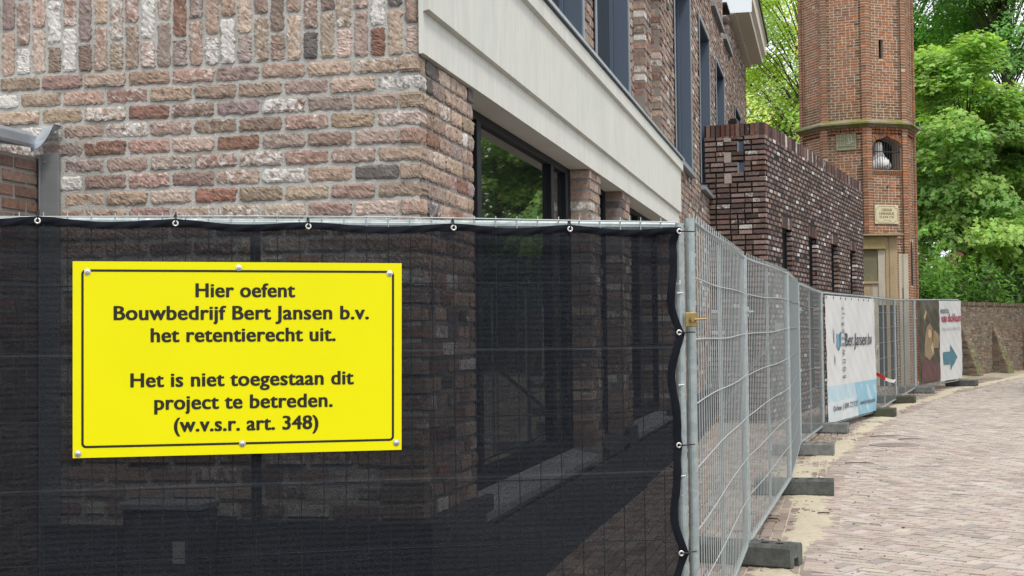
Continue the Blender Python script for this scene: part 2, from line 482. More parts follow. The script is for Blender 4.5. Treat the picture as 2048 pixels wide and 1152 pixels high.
class MB:
    """collects vertices/faces (+ per-vertex colour) and links them as ONE mesh object"""
    def __init__(self):
        self.v, self.f, self.c = [], [], []
        self.nv = 0
        self.has = False

    def add(self, verts, faces, col=None):
        verts = np.asarray(verts, float).reshape(-1, 3)
        self.v.append(verts)
        self.f.append([tuple(int(i) + self.nv for i in f) for f in faces])
        if col is None:
            col = np.ones((len(verts), 4))
        else:
            col = np.asarray(col, float)
            if col.ndim == 1:
                col = np.tile(col, (len(verts), 1))
            self.has = True
        self.c.append(col)
        self.nv += len(verts)
        return self

    def add_many(self, verts, tmpl, col=None):
        """verts (N,k,3); tmpl = faces of the template; col (N,4) or (N,k,4)"""
        verts = np.asarray(verts, float)
        N, kk = verts.shape[:2]
        if N == 0:
            return self
        base = self.nv + np.arange(N) * kk
        out = []
        for f in tmpl:
            arr = base[:, None] + np.array(f)[None, :]
            out.extend(map(tuple, arr.tolist()))
        self.f.append(out)
        self.v.append(verts.reshape(-1, 3))
        if col is None:
            c = np.ones((N * kk, 4))
        else:
            self.has = True
            col = np.asarray(col, float)
            c = np.repeat(col, kk, 0) if col.ndim == 2 else col.reshape(-1, 4)
        self.c.append(c)
        self.nv += N * kk
        return self

    def box(self, a, b, col=None):
        x0, y0, z0 = (min(p, q) for p, q in zip(a, b))
        x1, y1, z1 = (max(p, q) for p, q in zip(a, b))
        return self.add([(x0, y0, z0), (x1, y0, z0), (x1, y1, z0), (x0, y1, z0), (x0, y0, z1), (x1, y0, z1), (x1, y1, z1), (x0, y1, z1)],
                        [(3, 2, 1, 0), (4, 5, 6, 7), (0, 1, 5, 4), (1, 2, 6, 5), (2, 3, 7, 6), (3, 0, 4, 7)], col)

    def obox(self, o, du, dv, dw):
        """box from corner o spanned by three vectors"""
        o, du, dv, dw = (np.asarray(q, float) for q in (o, du, dv, dw))
        return self.add([o, o + du, o + du + dv, o + dv, o + dw, o + du + dw, o + du + dv + dw, o + dv + dw],
                        [(3, 2, 1, 0), (4, 5, 6, 7), (0, 1, 5, 4), (1, 2, 6, 5), (2, 3, 7, 6), (3, 0, 4, 7)])

    def tube(self, p, q, r, seg=8, r2=None, caps=True):
        p, q = Vector(p), Vector(q)
        r2 = r if r2 is None else r2
        z = (q - p).normalized()
        x = z.orthogonal().normalized()
        y = z.cross(x)
        vs, fs = [], []
        for (c, rr) in ((p, r), (q, r2)):
            for i in range(seg):
                a = 2 * math.pi * i / seg
                vs.append(c + x * (rr * math.cos(a)) + y * (rr * math.sin(a)))
        for i in range(seg):
            j = (i + 1) % seg
            fs.append((i, j, seg + j, seg + i))
        if caps:
            fs.append(tuple(range(seg))[::-1])
            fs.append(tuple(range(seg, 2 * seg)))
        return self.add([tuple(v) for v in vs], fs)

    def path(self, pts, radii, seg=7):
        pts = [Vector(p) for p in pts]
        vs, fs = [], []
        ref = Vector((0.3, 0.9, 0.2)).normalized()
        n = len(pts)
        for i, p in enumerate(pts):
            t = (pts[min(i + 1, n - 1)] - pts[max(i - 1, 0)]).normalized()
            x = t.cross(ref)
            if x.length < 1e-3:
                x = t.orthogonal()
            x.normalize()
            y = t.cross(x)
            for j in range(seg):
                a = 2 * math.pi * j / seg
                vs.append(tuple(p + x * (radii[i] * math.cos(a)) + y * (radii[i] * math.sin(a))))
        for i in range(n - 1):
            for j in range(seg):
                k2 = (j + 1) % seg
                fs.append((i * seg + j, i * seg + k2, (i + 1) * seg + k2, (i + 1) * seg + j))
        fs.append(tuple(range(seg))[::-1])
        fs.append(tuple((n - 1) * seg + j for j in range(seg)))
        return self.add(vs, fs)

    def prism(self, poly, axis_o, U, V, N, depth):
        """extrude a 2-D polygon (in U,V at axis_o) by depth along N, closed"""
        o, U, V, N = (np.asarray(q, float) for q in (axis_o, U, V, N))
        n = len(poly)
        a = [o + U * p[0] + V * p[1] for p in poly]
        b = [q + N * depth for q in a]
        fs = [tuple(range(n))[::-1], tuple(range(n, 2 * n))]
        for i in range(n):
            j = (i + 1) % n
            fs.append((i, j, n + j, n + i))
        return self.add(a + b, fs)

    def rot(self, prof, center, seg=24):
        """lathe: prof = [(r,z)]"""
        vs, fs = [], []
        for (r, z) in prof:
            for i in range(seg):
                a = 2 * math.pi * i / seg
                vs.append((center[0] + r * math.cos(a), center[1] + r * math.sin(a), center[2] + z))
        for i in range(len(prof) - 1):
            for j in range(seg):
                k2 = (j + 1) % seg
                fs.append((i * seg + j, i * seg + k2, (i + 1) * seg + k2, (i + 1) * seg + j))
        fs.append(tuple(range(seg))[::-1])
        fs.append(tuple((len(prof) - 1) * seg + j for j in range(seg)))
        return self.add(vs, fs)

    def build(self, name, mat, parent=None, loc=None, smooth=False):
        me = bpy.data.meshes.new(name)
        v = np.concatenate(self.v) if self.v else np.zeros((0, 3))
        fs = [f for ff in self.f for f in ff]
        if parent is None and loc is not None:
            v = v - np.asarray(loc, float)
        me.from_pydata(v.tolist(), [], fs)
        if self.has:
            a = me.color_attributes.new('Col', 'FLOAT_COLOR', 'POINT')
            a.data.foreach_set('color', np.concatenate(self.c).astype(np.float32).ravel())
        me.update()
        if smooth:
            me.polygons.foreach_set('use_smooth', [True] * len(me.polygons))
        if mat is not None:
            me.materials.append(mat)
        o = bpy.data.objects.new(name, me)
        COL.objects.link(o)
        if parent is not None:
            o.parent = parent
        elif loc is not None:
            o.location = loc
        return o


def bevel(o, w=0.004, seg=2, angle=35):
    md = o.modifiers.new('bevel', 'BEVEL')
    md.width = w
    md.segments = seg
    md.limit_method = 'ANGLE'
    md.angle_limit = math.radians(angle)
    return o


def ground_z(y):
    return 0.0085 * y


# ------------------------------------------------------------------ bricks
BOX_T = [(4, 5, 6, 7), (0, 1, 5, 4), (1, 2, 6, 5), (2, 3, 7, 6), (3, 0, 4, 7)]


def subtract(iv, holes, minlen=0.03):
    out = [iv]
    for a, b in holes:
        nxt = []
        for s, e in out:
            if b <= s or a >= e:
                nxt.append((s, e))
                continue
            if a - s > minlen:
                nxt.append((s, a))
            if e - b > minlen:
                nxt.append((b, e))
        out = nxt
    return out


def lay(L0, L1, z0, z1, openings, course, blen, joint, bond=0.5, headers=0.0, pair=False, seed=1):
    """rectangles (u0,u1,v0,v1) of every brick of a wall with openings; each solid span starts with a whole or half brick"""
    r = random.Random(seed)
    rects = []
    n = int(round((z1 - z0) / course))
    memo = {}
    for i in range(n):
        v0 = z0 + i * course + joint * 0.5
        v1 = z0 + (i + 1) * course - joint * 0.5
        vm = (v0 + v1) / 2
        holes = sorted((a, b) for a, b, c, d in openings if c < vm < d)
        ip = i // (2 if pair else 1)
        key = (ip, tuple(holes))
        if not (pair and key in memo):
            spans = []
            for a, b in subtract((L0, L1), holes, 0.03):
                u = a
                w = blen * (bond if (ip % 2 and bond) else 1.0) - (joint * 0.5 if (ip % 2 and bond) else 0)
                while u < b - 1e-4:
                    e = u + w
                    if b - e < 0.055:
                        e = b
                    spans.append((u, min(e, b)))
                    u = e + joint
                    w = blen if r.random() > headers else blen * 0.48
            memo[key] = spans
        for a, b in memo[key]:
            rects.append((a, b, v0, v1))
    return rects


def emit(mb, rects, O, U, V, N, depth, cols, jit=0.003, out=0.0, rr=None):
    """simple bricks"""
    rr = rr or rng
    R = np.array(rects)
    if len(R) == 0:
        return
    O, U, V, N = (np.asarray(q, float) for q in (O, U, V, N))
    n = len(R)
    j = lambda: rr.normal(0, jit * 0.6, n)
    u0, u1, v0, v1 = R[:, 0] + j(), R[:, 1] + j(), R[:, 2] + j(), R[:, 3] + j()
    w = out + rr.normal(0, jit, n)
    b = 0.004
    P = np.zeros((n, 8, 3))
    for i, (uu, vv, ww) in enumerate([(u0, v0, None), (u1, v0, None), (u1, v1, None), (u0, v1, None),
                                      (u0 + b, v0 + b, w), (u1 - b, v0 + b, w), (u1 - b, v1 - b, w), (u0 + b, v1 - b, w)]):
        dep = -depth * np.ones(n) if ww is None else ww
        P[:, i] = O + uu[:, None] * U + vv[:, None] * V + dep[:, None] * N
    mb.add_many(P, BOX_T, cols)


def emit_fine(mb, rects, O, U, V, N, depth, cols, nx=19, nz=7, rr=None, amp=0.0035, vertical=False):
    """handmade bricks: uneven outline, folded face, rounded arrises"""
    rr = rr or rng
    R = np.array(rects)
    O, U, V, N = (np.asarray(q, float) for q in (O, U, V, N))
    n = len(R)
    if n == 0:
        return
    if vertical:
        nx, nz = nz, nx
    gu, gv = np.meshgrid(np.linspace(0, 1, nx), np.linspace(0, 1, nz))
    gu, gv = gu.ravel(), gv.ravel()
    K = nx * nz
    u = R[:, 0:1] + (R[:, 1:2] - R[:, 0:1]) * gu
    v = R[:, 2:3] + (R[:, 3:4] - R[:, 2:3]) * gv
    ph = rr.uniform(0, 6.28, (n, 8))
    fr = rr.uniform(0.7, 1.5, (n, 8))
    w = np.zeros((n, K))
    for q in range(4):
        ang = (rr.uniform(-0.7, 0.7, (n, 1)) + (0 if not vertical else 1.57)) + 1.2
        kk = (38 + 34 * q) * fr[:, q:q + 1]
        w += np.sin((u * np.cos(ang) + v * np.sin(ang)) * kk + ph[:, q:q + 1] + 1.3 * np.sin(u * 30 * fr[:, q + 4:q + 5] + ph[:, q + 4:q + 5])) / (1 + 0.6 * q)
    w = w * amp * 0.5 + rr.normal(0, amp * 0.35, (n, K)) + rr.normal(0, 0.002, (n, 1))
    du = np.minimum(gu, 1 - gu) * (R[:, 1:2] - R[:, 0:1])
    dv = np.minimum(gv, 1 - gv) * (R[:, 3:4] - R[:, 2:3])
    edge = np.minimum(du, dv)
    w -= 0.004 * np.exp(-edge / 0.004)
    # ragged outline
    border_u = (gu == 0) | (gu == 1)
    border_v = (gv == 0) | (gv == 1)
    u = u + border_u * rr.normal(0, 0.0030, (n, K))
    v = v + border_v * rr.normal(0, 0.0025, (n, K))
    corner = border_u & border_v
    u = u + corner * np.where(gu == 0, 1, -1) * rr.uniform(0.001, 0.006, (n, K))
    v = v + corner * np.where(gv == 0, 1, -1) * rr.uniform(0.001, 0.006, (n, K))
    front = O + u[..., None] * U + v[..., None] * V + w[..., None] * N
    ring = [i for i in range(nx)] + [nx * r2 + nx - 1 for r2 in range(1, nz)] + [nx * (nz - 1) + i for i in range(nx - 2, -1, -1)] + [nx * r2 for r2 in range(nz - 2, 0, -1)]
    back = O + u[:, ring, None] * U + v[:, ring, None] * V - depth * N
    P = np.concatenate([front, back], 1)
    T = []
    for a in range(nz - 1):
        for b in range(nx - 1):
            i = a * nx + b
            T.append((i, i + 1, i + nx + 1, i + nx))
    m2 = len(ring)
    for i in range(m2):
        j2 = (i + 1) % m2
        T.append((ring[j2], ring[i], K + i, K + j2))
    mb.add_many(P, T, cols)


def palette(n, pal, wts, var=0.14, wash=0.0, rr=None, big=0.12):
    """rgba per brick; alpha-1 = how much lime wash it carries"""
    rr = rr or rng
    pal = np.array(pal)
    idx = rr.choice(len(pal), n, p=np.array(wts) / np.sum(wts))
    c = pal[idx] * rr.normal(1, var, (n, 1)) * rr.normal(1, 0.018, (n, 3))
    c = np.clip(c, 0.005, 0.9)
    a = np.ones(n) * 0.5
    if wash:
        q = rr.random(n)
        a = np.where(q < big, rr.uniform(1.06, 1.28, n), np.where(q < big * 2.6, rr.uniform(0.95, 1.02, n), rr.uniform(0.80, 0.92, n)))
    return np.concatenate([c, a[:, None]], 1)


PAL_A = [(0.335, 0.252, 0.205), (0.365, 0.28, 0.222), (0.30, 0.23, 0.194), (0.265, 0.214, 0.192), (0.325, 0.252, 0.188), (0.255, 0.15, 0.115), (0.132, 0.117, 0.112), (0.41, 0.33, 0.278), (0.335, 0.23, 0.195)]
W_A = [6, 5, 4, 3, 2.2, 1.4, 1.2, 3, 3]
PAL_D = [(0.115, 0.072, 0.062), (0.09, 0.06, 0.056), (0.15, 0.09, 0.075), (0.06, 0.048, 0.05), (0.17, 0.11, 0.095), (0.14, 0.055, 0.04)]
W_D = [5, 4, 3, 2, 2, 1]
PAL_DS = [(0.215, 0.150, 0.128), (0.185, 0.13, 0.114), (0.245, 0.172, 0.148), (0.15, 0.11, 0.10), (0.28, 0.205, 0.18), (0.21, 0.122, 0.098)]
PAL_T = [(0.33, 0.135, 0.066), (0.305, 0.135, 0.07), (0.275, 0.12, 0.064), (0.26, 0.14, 0.082), (0.385, 0.145, 0.058), (0.21, 0.125, 0.08)]
W_T = [5, 4, 4, 3, 2, 2]
PAL_G = [(0.20, 0.135, 0.10), (0.165, 0.125, 0.10), (0.235, 0.175, 0.13), (0.135, 0.11, 0.09), (0.20, 0.17, 0.13)]
W_G = [4, 4, 3, 3, 3]
PAL_R = [(0.395, 0.335, 0.295), (0.415, 0.36, 0.32), (0.36, 0.302, 0.265), (0.388, 0.322, 0.28), (0.435, 0.385, 0.345), (0.295, 0.265, 0.245)]
W_R = [5, 5, 3, 4, 3, 1]
PAL_P = [(0.25, 0.20, 0.165), (0.22, 0.17, 0.145), (0.29, 0.235, 0.195), (0.19, 0.145, 0.12)]
W_P = [4, 3, 3, 2]


def slab(mb, L0, L1, z0, z1, openings, O, U, V, N, front, depth, inset=0.006):
    """mortar body of a wall with rectangular openings"""
    O, U, V, N = (np.asarray(q, float) for q in (O, U, V, N))
    us = sorted({L0, L1, *[max(L0, min(L1, q)) for o in openings for q in (o[0] - inset, o[1] + inset)]})
    vs = sorted({z0, z1, *[max(z0, min(z1, q)) for o in openings for q in (o[2] - inset, o[3] + inset)]})
    for a, b in zip(us[:-1], us[1:]):
        if b - a < 1e-5:
            continue
        run = None
        for c, d in zip(vs[:-1], vs[1:]):
            um, vm = (a + b) / 2, (c + d) / 2
            hole = any(o[0] - inset < um < o[1] + inset and o[2] - inset < vm < o[3] + inset for o in openings)
            if not hole:
                run = (run[0], d) if run else (c, d)
            if (hole or d == vs[-1]) and run:
                mb.obox(O + U * a + V * run[0] - N * depth, U * (b - a), V * (run[1] - run[0]), N * (depth + front))
                run = None


# ------------------------------------------------------------------ ground, road, pavement, sand
g = MB()
XS = [-300, -60, -20, 0, 20, 60, 300]
YS = [-80, -10, 0, 10, 20, 40, 60, 100, 300]
for i in range(len(XS)):
    for j in range(len(YS)):
        pass
vv = [(x, y, ground_z(y) - 0.013) for y in YS for x in XS]
ff = [(j * len(XS) + i, j * len(XS) + i + 1, (j + 1) * len(XS) + i + 1, (j + 1) * len(XS) + i) for j in range(len(YS) - 1) for i in range(len(XS) - 1)]
g.add(vv, ff)
tag(g.build('ground', M['joint']), kind='structure')


EDGE = [(-20, 0.3), (6.0, 1.2), (9.06, 1.86), (14.9, 3.25), (17.8, 4.1), (22.5, 5.75), (28.5, 8.1), (33.0, 10.4), (37.0, 12.5), (40.5, 14.4), (48, 18.0), (60, 22)]


def edge_x(y):
    for (a, b), (c, d) in zip(EDGE[:-1], EDGE[1:]):
        if a <= y <= c:
            return b + (d - b) * (y - a) / (c - a)
    return EDGE[-1][1]


# herringbone clinker road
def herring():
    a = math.radians(45 + 4)
    ca, sa = math.cos(a), math.sin(a)
    W = 0.1035
    P, C = [], []
    n = 480
    cx, cy = 8.0, 25.0
    gap = 0.0062
    ii, jj = np.meshgrid(np.arange(-n, n), np.arange(-n, n), indexing='ij')
    ii, jj = ii.ravel(), jj.ravel()
    kk = (ii - jj) % 4
    for typ in (0, 3):
        s = kk == typ
        x0, y0 = ii[s] * W, jj[s] * W
        x1 = x0 + (2 * W if typ == 0 else W)
        y1 = y0 + (W if typ == 0 else 2 * W)
        mx_, my_ = (x0 + x1) / 2, (y0 + y1) / 2
        wx, wy = cx + mx_ * ca - my_ * sa, cy + mx_ * sa + my_ * ca
        ex = np.interp(wy, [e[0] for e in EDGE], [e[1] for e in EDGE])
        keep = (wx > ex) & (wy > 5.5) & (wy < 47) & (wx < 0.36 * wy + 2.4 + 0.02 * wy) & (wx < 19)
        x0, x1, y0, y1, mx_, my_ = (q[keep] for q in (x0, x1, y0, y1, mx_, my_))
        m = len(x0)
        px = np.stack([x0 + gap, x1 - gap, x1 - gap, x0 + gap], 1)
        py = np.stack([y0 + gap, y0 + gap, y1 - gap, y1 - gap], 1)
        j1 = rng.normal(0, 0.0012, (m, 4))
        px, py = px + rng.normal(0, 0.0012, (m, 1)), py + rng.normal(0, 0.0012, (m, 1))
        bx = np.stack([x0 + gap + .004, x1 - gap - .004, x1 - gap - .004, x0 + gap + .004], 1)
        by = np.stack([y0 + gap + .004, y0 + gap + .004, y1 - gap - .004, y1 - gap - .004], 1)
        tilt = rng.normal(0, 0.014, (m, 2))
        hz = rng.normal(0, 0.0015, (m, 1))
        Q = np.zeros((m, 8, 3))
        for q in range(4):
            for (xx, yy, kx, dz) in ((px, py, q, -0.014), (bx, by, q + 4, 0.0)):
                wx = cx + xx[:, q] * ca - yy[:, q] * sa
                wy = cy + xx[:, q] * sa + yy[:, q] * ca
                zt = (xx[:, q] - mx_) * tilt[:, 0] + (yy[:, q] - my_) * tilt[:, 1] + hz[:, 0]
                Q[:, kx] = np.stack([wx, wy, 0.0085 * wy + dz + zt], 1)
        P.append(Q)
        C.append(palette(m, PAL_R, W_R, 0.05))
    return np.concatenate(P), np.concatenate(C)


P_, C_ = herring()
road = MB()
road.add_many(P_, BOX_T, C_)
tag(road.build('road', M['paver']), kind='structure')

# pavement strip between facade and road, running bond along the street
pv = MB()
pd_ = np.array([0.222, 0.975]); pn_ = np.array([0.975, -0.222])
O2 = np.array([-0.6, 4.0])
rects = []
for i in range(-26, 130):
    w0 = i * 0.0825
    for j in range(-2, 180):
        u = j * 0.2035 + (0.1 if i % 2 else 0)
        c = O2 + pd_ * (u + 0.1) + pn_ * (w0 + 0.04)
        fx = 0.2163 * c[1] - 1.845 + 0.03
        ex = edge_x(c[1])
        if c[1] < 43 and c[0] < ex - 0.05 and (c[0] > fx or c[1] < 6.4) and c[0] > -3.2:
            rects.append((u, w0))
R = np.array(rects)
n = len(R)
Q = np.zeros((n, 8, 3))
hz = rng.normal(0, 0.0018, n)
for q, (du, dw, dz) in enumerate([(0.002, 0.002, -0.014), (0.2, 0.002, -0.014), (0.2, 0.08, -0.014), (0.002, 0.08, -0.014), (0.006, 0.006, 0), (0.196, 0.006, 0), (0.196, 0.076, 0), (0.006, 0.076, 0)]):
    xy = O2 + (R[:, 0:1] + du) * pd_ + (R[:, 1:2] + dw) * pn_
    Q[:, q, :2] = xy
    Q[:, q, 2] = 0.0085 * xy[:, 1] - 0.001 + dz + hz + rng.normal(0, 0.001, n)
pv.add_many(Q, [(7, 6, 5, 4), (4, 5, 1, 0), (5, 6, 2, 1), (6, 7, 3, 2), (7, 4, 0, 3)], palette(n, PAL_P, W_P, 0.1))
tag(pv.build('pavement', M['paver']), kind='structure')

# kerb band of bricks along the road edge
kb = MB()
y = 5.6
Q = []
while y < 40:
    x = edge_x(y)
    x2 = edge_x(y + 0.1)
    t = np.array([x2 - x, 0.1]); t /= np.linalg.norm(t)
    nn = np.array([t[1], -t[0]])
    b0 = np.array([x, y])
    q = [b0 - nn * 0.0 + t * 0.003, b0 + nn * 0.0 + t * 0.096]
    P4 = [b0 - nn * 0.105 + t * 0.002, b0 - nn * 0.105 + t * 0.066, b0 + nn * 0.095 + t * 0.066, b0 + nn * 0.095 + t * 0.002]
    ins = [b0 - nn * 0.101 + t * 0.006, b0 - nn * 0.101 + t * 0.062, b0 + nn * 0.091 + t * 0.062, b0 + nn * 0.091 + t * 0.006]
    h = random.gauss(0.0, 0.003)
    Q.append([(p[0], p[1], ground_z(p[1]) - 0.012) for p in P4] + [(p[0], p[1], ground_z(p[1]) + h) for p in ins])
    y += 0.07 * t[1]
kb.add_many(np.array(Q), [(7, 6, 5, 4), (4, 5, 1, 0), (5, 6, 2, 1), (6, 7, 3, 2), (7, 4, 0, 3)], palette(len(Q), PAL_R, W_R, 0.12) * np.array([0.85, 0.8, 0.8, 1]))
tag(kb.build('kerb', M['paver']), kind='structure')


def vnoise(x, y, s):
    r = 0
    a = 1
    for o in range(4):
        r = r + a * (np.sin(x * s * 1.31 + 1.7 * np.sin(y * s * 0.93 + o) + o * 2.1) * np.cos(y * s * 1.17 + 1.3 * np.sin(x * s * 0.71 + o * 1.3)))
        s *= 2.07
        a *= 0.55
    return r


# spilled sand: a low uneven drift whose thin edges dip under the bricks
def sand_sheet():
    us = np.arange(6.0, 41.5, 0.035)
    ws = np.linspace(-1, 1, 60)
    vs = []
    for yy in us:
        ex = edge_x(yy)
        left = -1.05 + 0.25 * math.sin(yy * 0.7)
        rgt = 0.22 + 0.10 * math.sin(yy * 1.1 + 1)
        for w in ws:
            off = left + (rgt - left) * (w + 1) / 2
            vs.append((ex + off, yy - off * 0.22, w))
    A = np.array(vs)
    nz = vnoise(A[:, 0], A[:, 1], 3.1)
    prof = np.exp(-((A[:, 2] - 0.28) / 0.36) ** 2)
    far = np.clip((A[:, 1] - 6) / 4, 0, 1)
    z = 0.0085 * A[:, 1] - 0.0135 + 0.0185 * prof + 0.0050 * nz * (0.35 + prof) + 0.0022 * vnoise(A[:, 0] + 3, A[:, 1], 19.0) + rng.normal(0, 0.0013, len(A))
    A[:, 2] = z
    nw = len(ws)
    fs = [(i * nw + j, i * nw + j + 1, (i + 1) * nw + j + 1, (i + 1) * nw + j) for i in range(len(us) - 1) for j in range(nw - 1)]
    return A, fs


sa = MB()
A, fs = sand_sheet()
sa.add(A, fs)
tag(sa.build('sand', M['sand'], smooth=True), kind='stuff')

# bare verge at the foot of the garden wall
vg = MB()
uu = np.linspace(-2.0, 16, 60)
ws = np.linspace(0, 1, 14)
vs = []
for a in uu:
    b = np.array([12.05, 39.85]) + np.array([0.634, 0.773]) * a
    for w in ws:
        p = b + np.array([0.773, -0.634]) * (w * (1.5 + 0.3 * math.sin(a * 2)) - 0.1)
        vs.append((p[0], p[1], ground_z(p[1]) + 0.02 - 0.035 * w + 0.008 * math.sin(a * 5 + w * 9)))
nw = len(ws)
vg.add(vs, [(i * nw + j, i * nw + j + 1, (i + 1) * nw + j + 1, (i + 1) * nw + j)[::-1] for i in range(len(uu) - 1) for j in range(nw - 1)])
tag(vg.build('verge', mossy('sandy_verge', (0.34, 0.30, 0.23), (0.17, 0.165, 0.09), 1.5, 0.52), smooth=True), kind='structure')

# ------------------------------------------------------------------ the new building (local x: along the street side, y: to the left along the front)
BR = math.atan2(0.977, 0.2113)
bld = empty('brick_building', (-0.404, 6.65, 0), BR, 'new building of mixed brown and whitewashed brick with a pale stone beam', 'building')
X_, Y_, Z_ = (np.array(q, float) for q in ((1, 0, 0), (0, 1, 0), (0, 0, 1)))
CRS = 0.0816
ZB0 = 0.737
TOP = 7.70
# --- front wall (plane x=0, outward -x), u along +y
fb, fm = MB(), MB()
slab(fm, 0.014, 5.0, 0.0, 5.2, [], (0, 0, 0), Y_, Z_, -X_, -0.009, 0.18)
r2 = np.random.default_rng(11)
ZSPLIT = ZB0 + 26 * CRS     # 2.859: bricks stand upright above
lo = [q for q in lay(0.0, 5.0, ZB0, ZB0 + 14 * CRS, [], CRS, 0.206, 0.0195, 0.5, 0.02, seed=3) if q[1] > 0.12]
emit(fb, lo, (0, 0, 0), Y_, Z_, -X_, 0.1, palette(len(lo), PAL_A, W_A, 0.14, True, r2), 0.004, rr=r2)
hi = lay(0.0, 5.0, ZB0 + 14 * CRS, ZSPLIT, [], CRS, 0.206, 0.0195, 0.5, 0.02, seed=5)
hi = [q for q in hi if q[1] > 0.12]
near = [q for q in hi if q[0] < 2.9]
farr = [q for q in hi if q[0] >= 2.9]
emit_fine(fb, near, (0, 0, 0), Y_, Z_, -X_, 0.1, palette(len(near), PAL_A, W_A, 0.15, True, r2, 0.13), rr=r2)
emit(fb, farr, (0, 0, 0), Y_, Z_, -X_, 0.1, palette(len(farr), PAL_A, W_A, 0.14, True, r2), 0.004, rr=r2)
up_r = []
ncol = int(5.0 / CRS)
for i in range(ncol):
    a0, a1 = i * CRS + 0.009, (i + 1) * CRS - 0.009
    vtop = ZSPLIT + 0.008
    first = True
    while vtop < 4.6:
        ln = (0.125 if (first and i % 2 == 0) else 0.207)
        up_r.append((a0, a1, vtop, vtop + ln))
        vtop += ln + 0.017
        first = False
nearv = [q for q in up_r if q[0] < 2.9 and q[2] < 4.2]
farv = [q for q in up_r if not (q[0] < 2.9 and q[2] < 4.2)]
emit_fine(fb, nearv, (0, 0, 0), Y_, Z_, -X_, 0.1, palette(len(nearv), PAL_A, W_A, 0.15, True, r2, 0.26), rr=r2, vertical=True)
emit(fb, farv, (0, 0, 0), Y_, Z_, -X_, 0.1, palette(len(farv), PAL_A, W_A, 0.15, True, r2, 0.2), 0.004, rr=r2)
fo = fb.build('front_wall', M['brick'], bld)
fm.build('mortar_joints', M['mortar'], fo)

# --- street side (plane y=0, outward -y), u along +x
OPEN = [  # s0,s1,z0,z1
    (1.009, 4.80, 0.61, 2.86), (5.35, 6.62, 0.61, 2.86), (7.18, 10.62, 0.61, 2.86),
    (2.25, 4.47, 3.72, 6.3), (5.16, 7.09, 3.72, 6.3),
    (11.42, 13.47, 3.72, 6.21), (14.97, 16.78, 3.72, 6.21), (18.2, 20.07, 3.72, 6.17), (23.3, 25.2, 3.72, 6.17),
    (17.5, 19.6, 6.99, 9), (20.25, 21.95, 6.99, 9),
    (1.0, 3.2, 6.9, 9), (9.5, 11.2, 6.9, 9), (13.0, 15.2, 6.9, 9)]
NICHE = [(7.46, 8.46, 3.72, 7.0), (9.03, 9.91, 3.72, 7.0)]
BEAM = (-0.03, 11.56, 2.86, 3.70)
sb, sm = MB(), MB()
r3 = np.random.default_rng(21)
SL = 27.75
O0 = (0, 0, 0)
ops = OPEN + NICHE + [(0.0, 11.55, 2.875, 3.69)]
slab(sm, 0.02, SL, 0.0, TOP, ops, O0, X_, Z_, -Y_, -0.009, 0.22)
sr = lay(0.0, SL, ZB0, TOP, ops, CRS, 0.207, 0.016, 0.5, 0.28, seed=9)
def full_front(q):
    return int(round((q[2] - ZB0 - 0.008) / CRS)) % 2 == 0
sr = [((0.112, q[1], q[2], q[3]) if (q[0] < 0.05 and full_front(q) and q[3] < 2.87) else q) for q in sr]
nearS = [q for q in sr if q[0] < 1.05 and 1.7 < q[2] < 2.86]
nz = set(nearS)
restS = [q for q in sr if q not in nz]
colS = palette(len(nearS), PAL_A, W_A, 0.13, True, r3, 0.04)
emit_fine(sb, nearS, O0, X_, Z_, -Y_, 0.1, colS, rr=r3)
qn = [(0.003, 0.103, q[2], q[3]) for q in nearS if q[0] < 0.05]
emit_fine(sb, qn, (-0.004, 0, 0), Y_, Z_, -X_, 0.03, colS[[i for i, q in enumerate(nearS) if q[0] < 0.05]], rr=r3)
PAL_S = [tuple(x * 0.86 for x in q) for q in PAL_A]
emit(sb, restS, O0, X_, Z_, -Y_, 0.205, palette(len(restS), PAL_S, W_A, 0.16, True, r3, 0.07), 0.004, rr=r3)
# recessed brick backs of the two niches
for a, b, c, d in NICHE:
    nb = lay(a, b, c, d, [], CRS, 0.207, 0.016, 0.5, 0.2, seed=4)
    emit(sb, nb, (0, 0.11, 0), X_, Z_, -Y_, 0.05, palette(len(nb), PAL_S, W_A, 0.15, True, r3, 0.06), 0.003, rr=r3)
    sm.box((a - 0.01, 0.122, c), (b + 0.01, 0.2, d))
so_ = sb.build('side_wall', M['brick_far'], bld)
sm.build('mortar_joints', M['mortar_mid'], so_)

# body of the building behind the walls so that it is closed
bd = MB()
bd.box((0.35, 0.45, 0.0), (SL, 5.0, 5.2))
bd.box((4.0, 0.45, 5.21), (SL, 5.0, TOP))
bd.build('inner_body', M['interior'], bld)

# plinth
pl = MB()
xs = [0.98, 2.27, 3.56, 4.83]
pl.box((-0.045, -0.045, 0.0), (0.0, 0.985, 0.737))
pl.box((-0.030, 1.385, 0.0), (0.0, 1.90, 0.70))
pl.box((-0.045, 2.05, 0.0), (0.0, 5.0, 0.70))
edges = [0.002, 1.2, 2.6, 4.0, 5.35, 6.62, 7.18, 8.6, 10.0, 11.4, 13.0, 15.0, 16.9]
for a, b in zip(edges[:-1], edges[1:]):
    zt = 0.737
    hole = any(o[0] - 0.01 < (a + b) / 2 < o[1] and o[2] < 0.7 for o in OPEN)
    pl.box((a, -0.045, 0.0), (b - 0.004, 0.0, 0.56 if hole else 0.737))
bevel(pl.build('plinth', M['bluestone'], bld), 0.006)

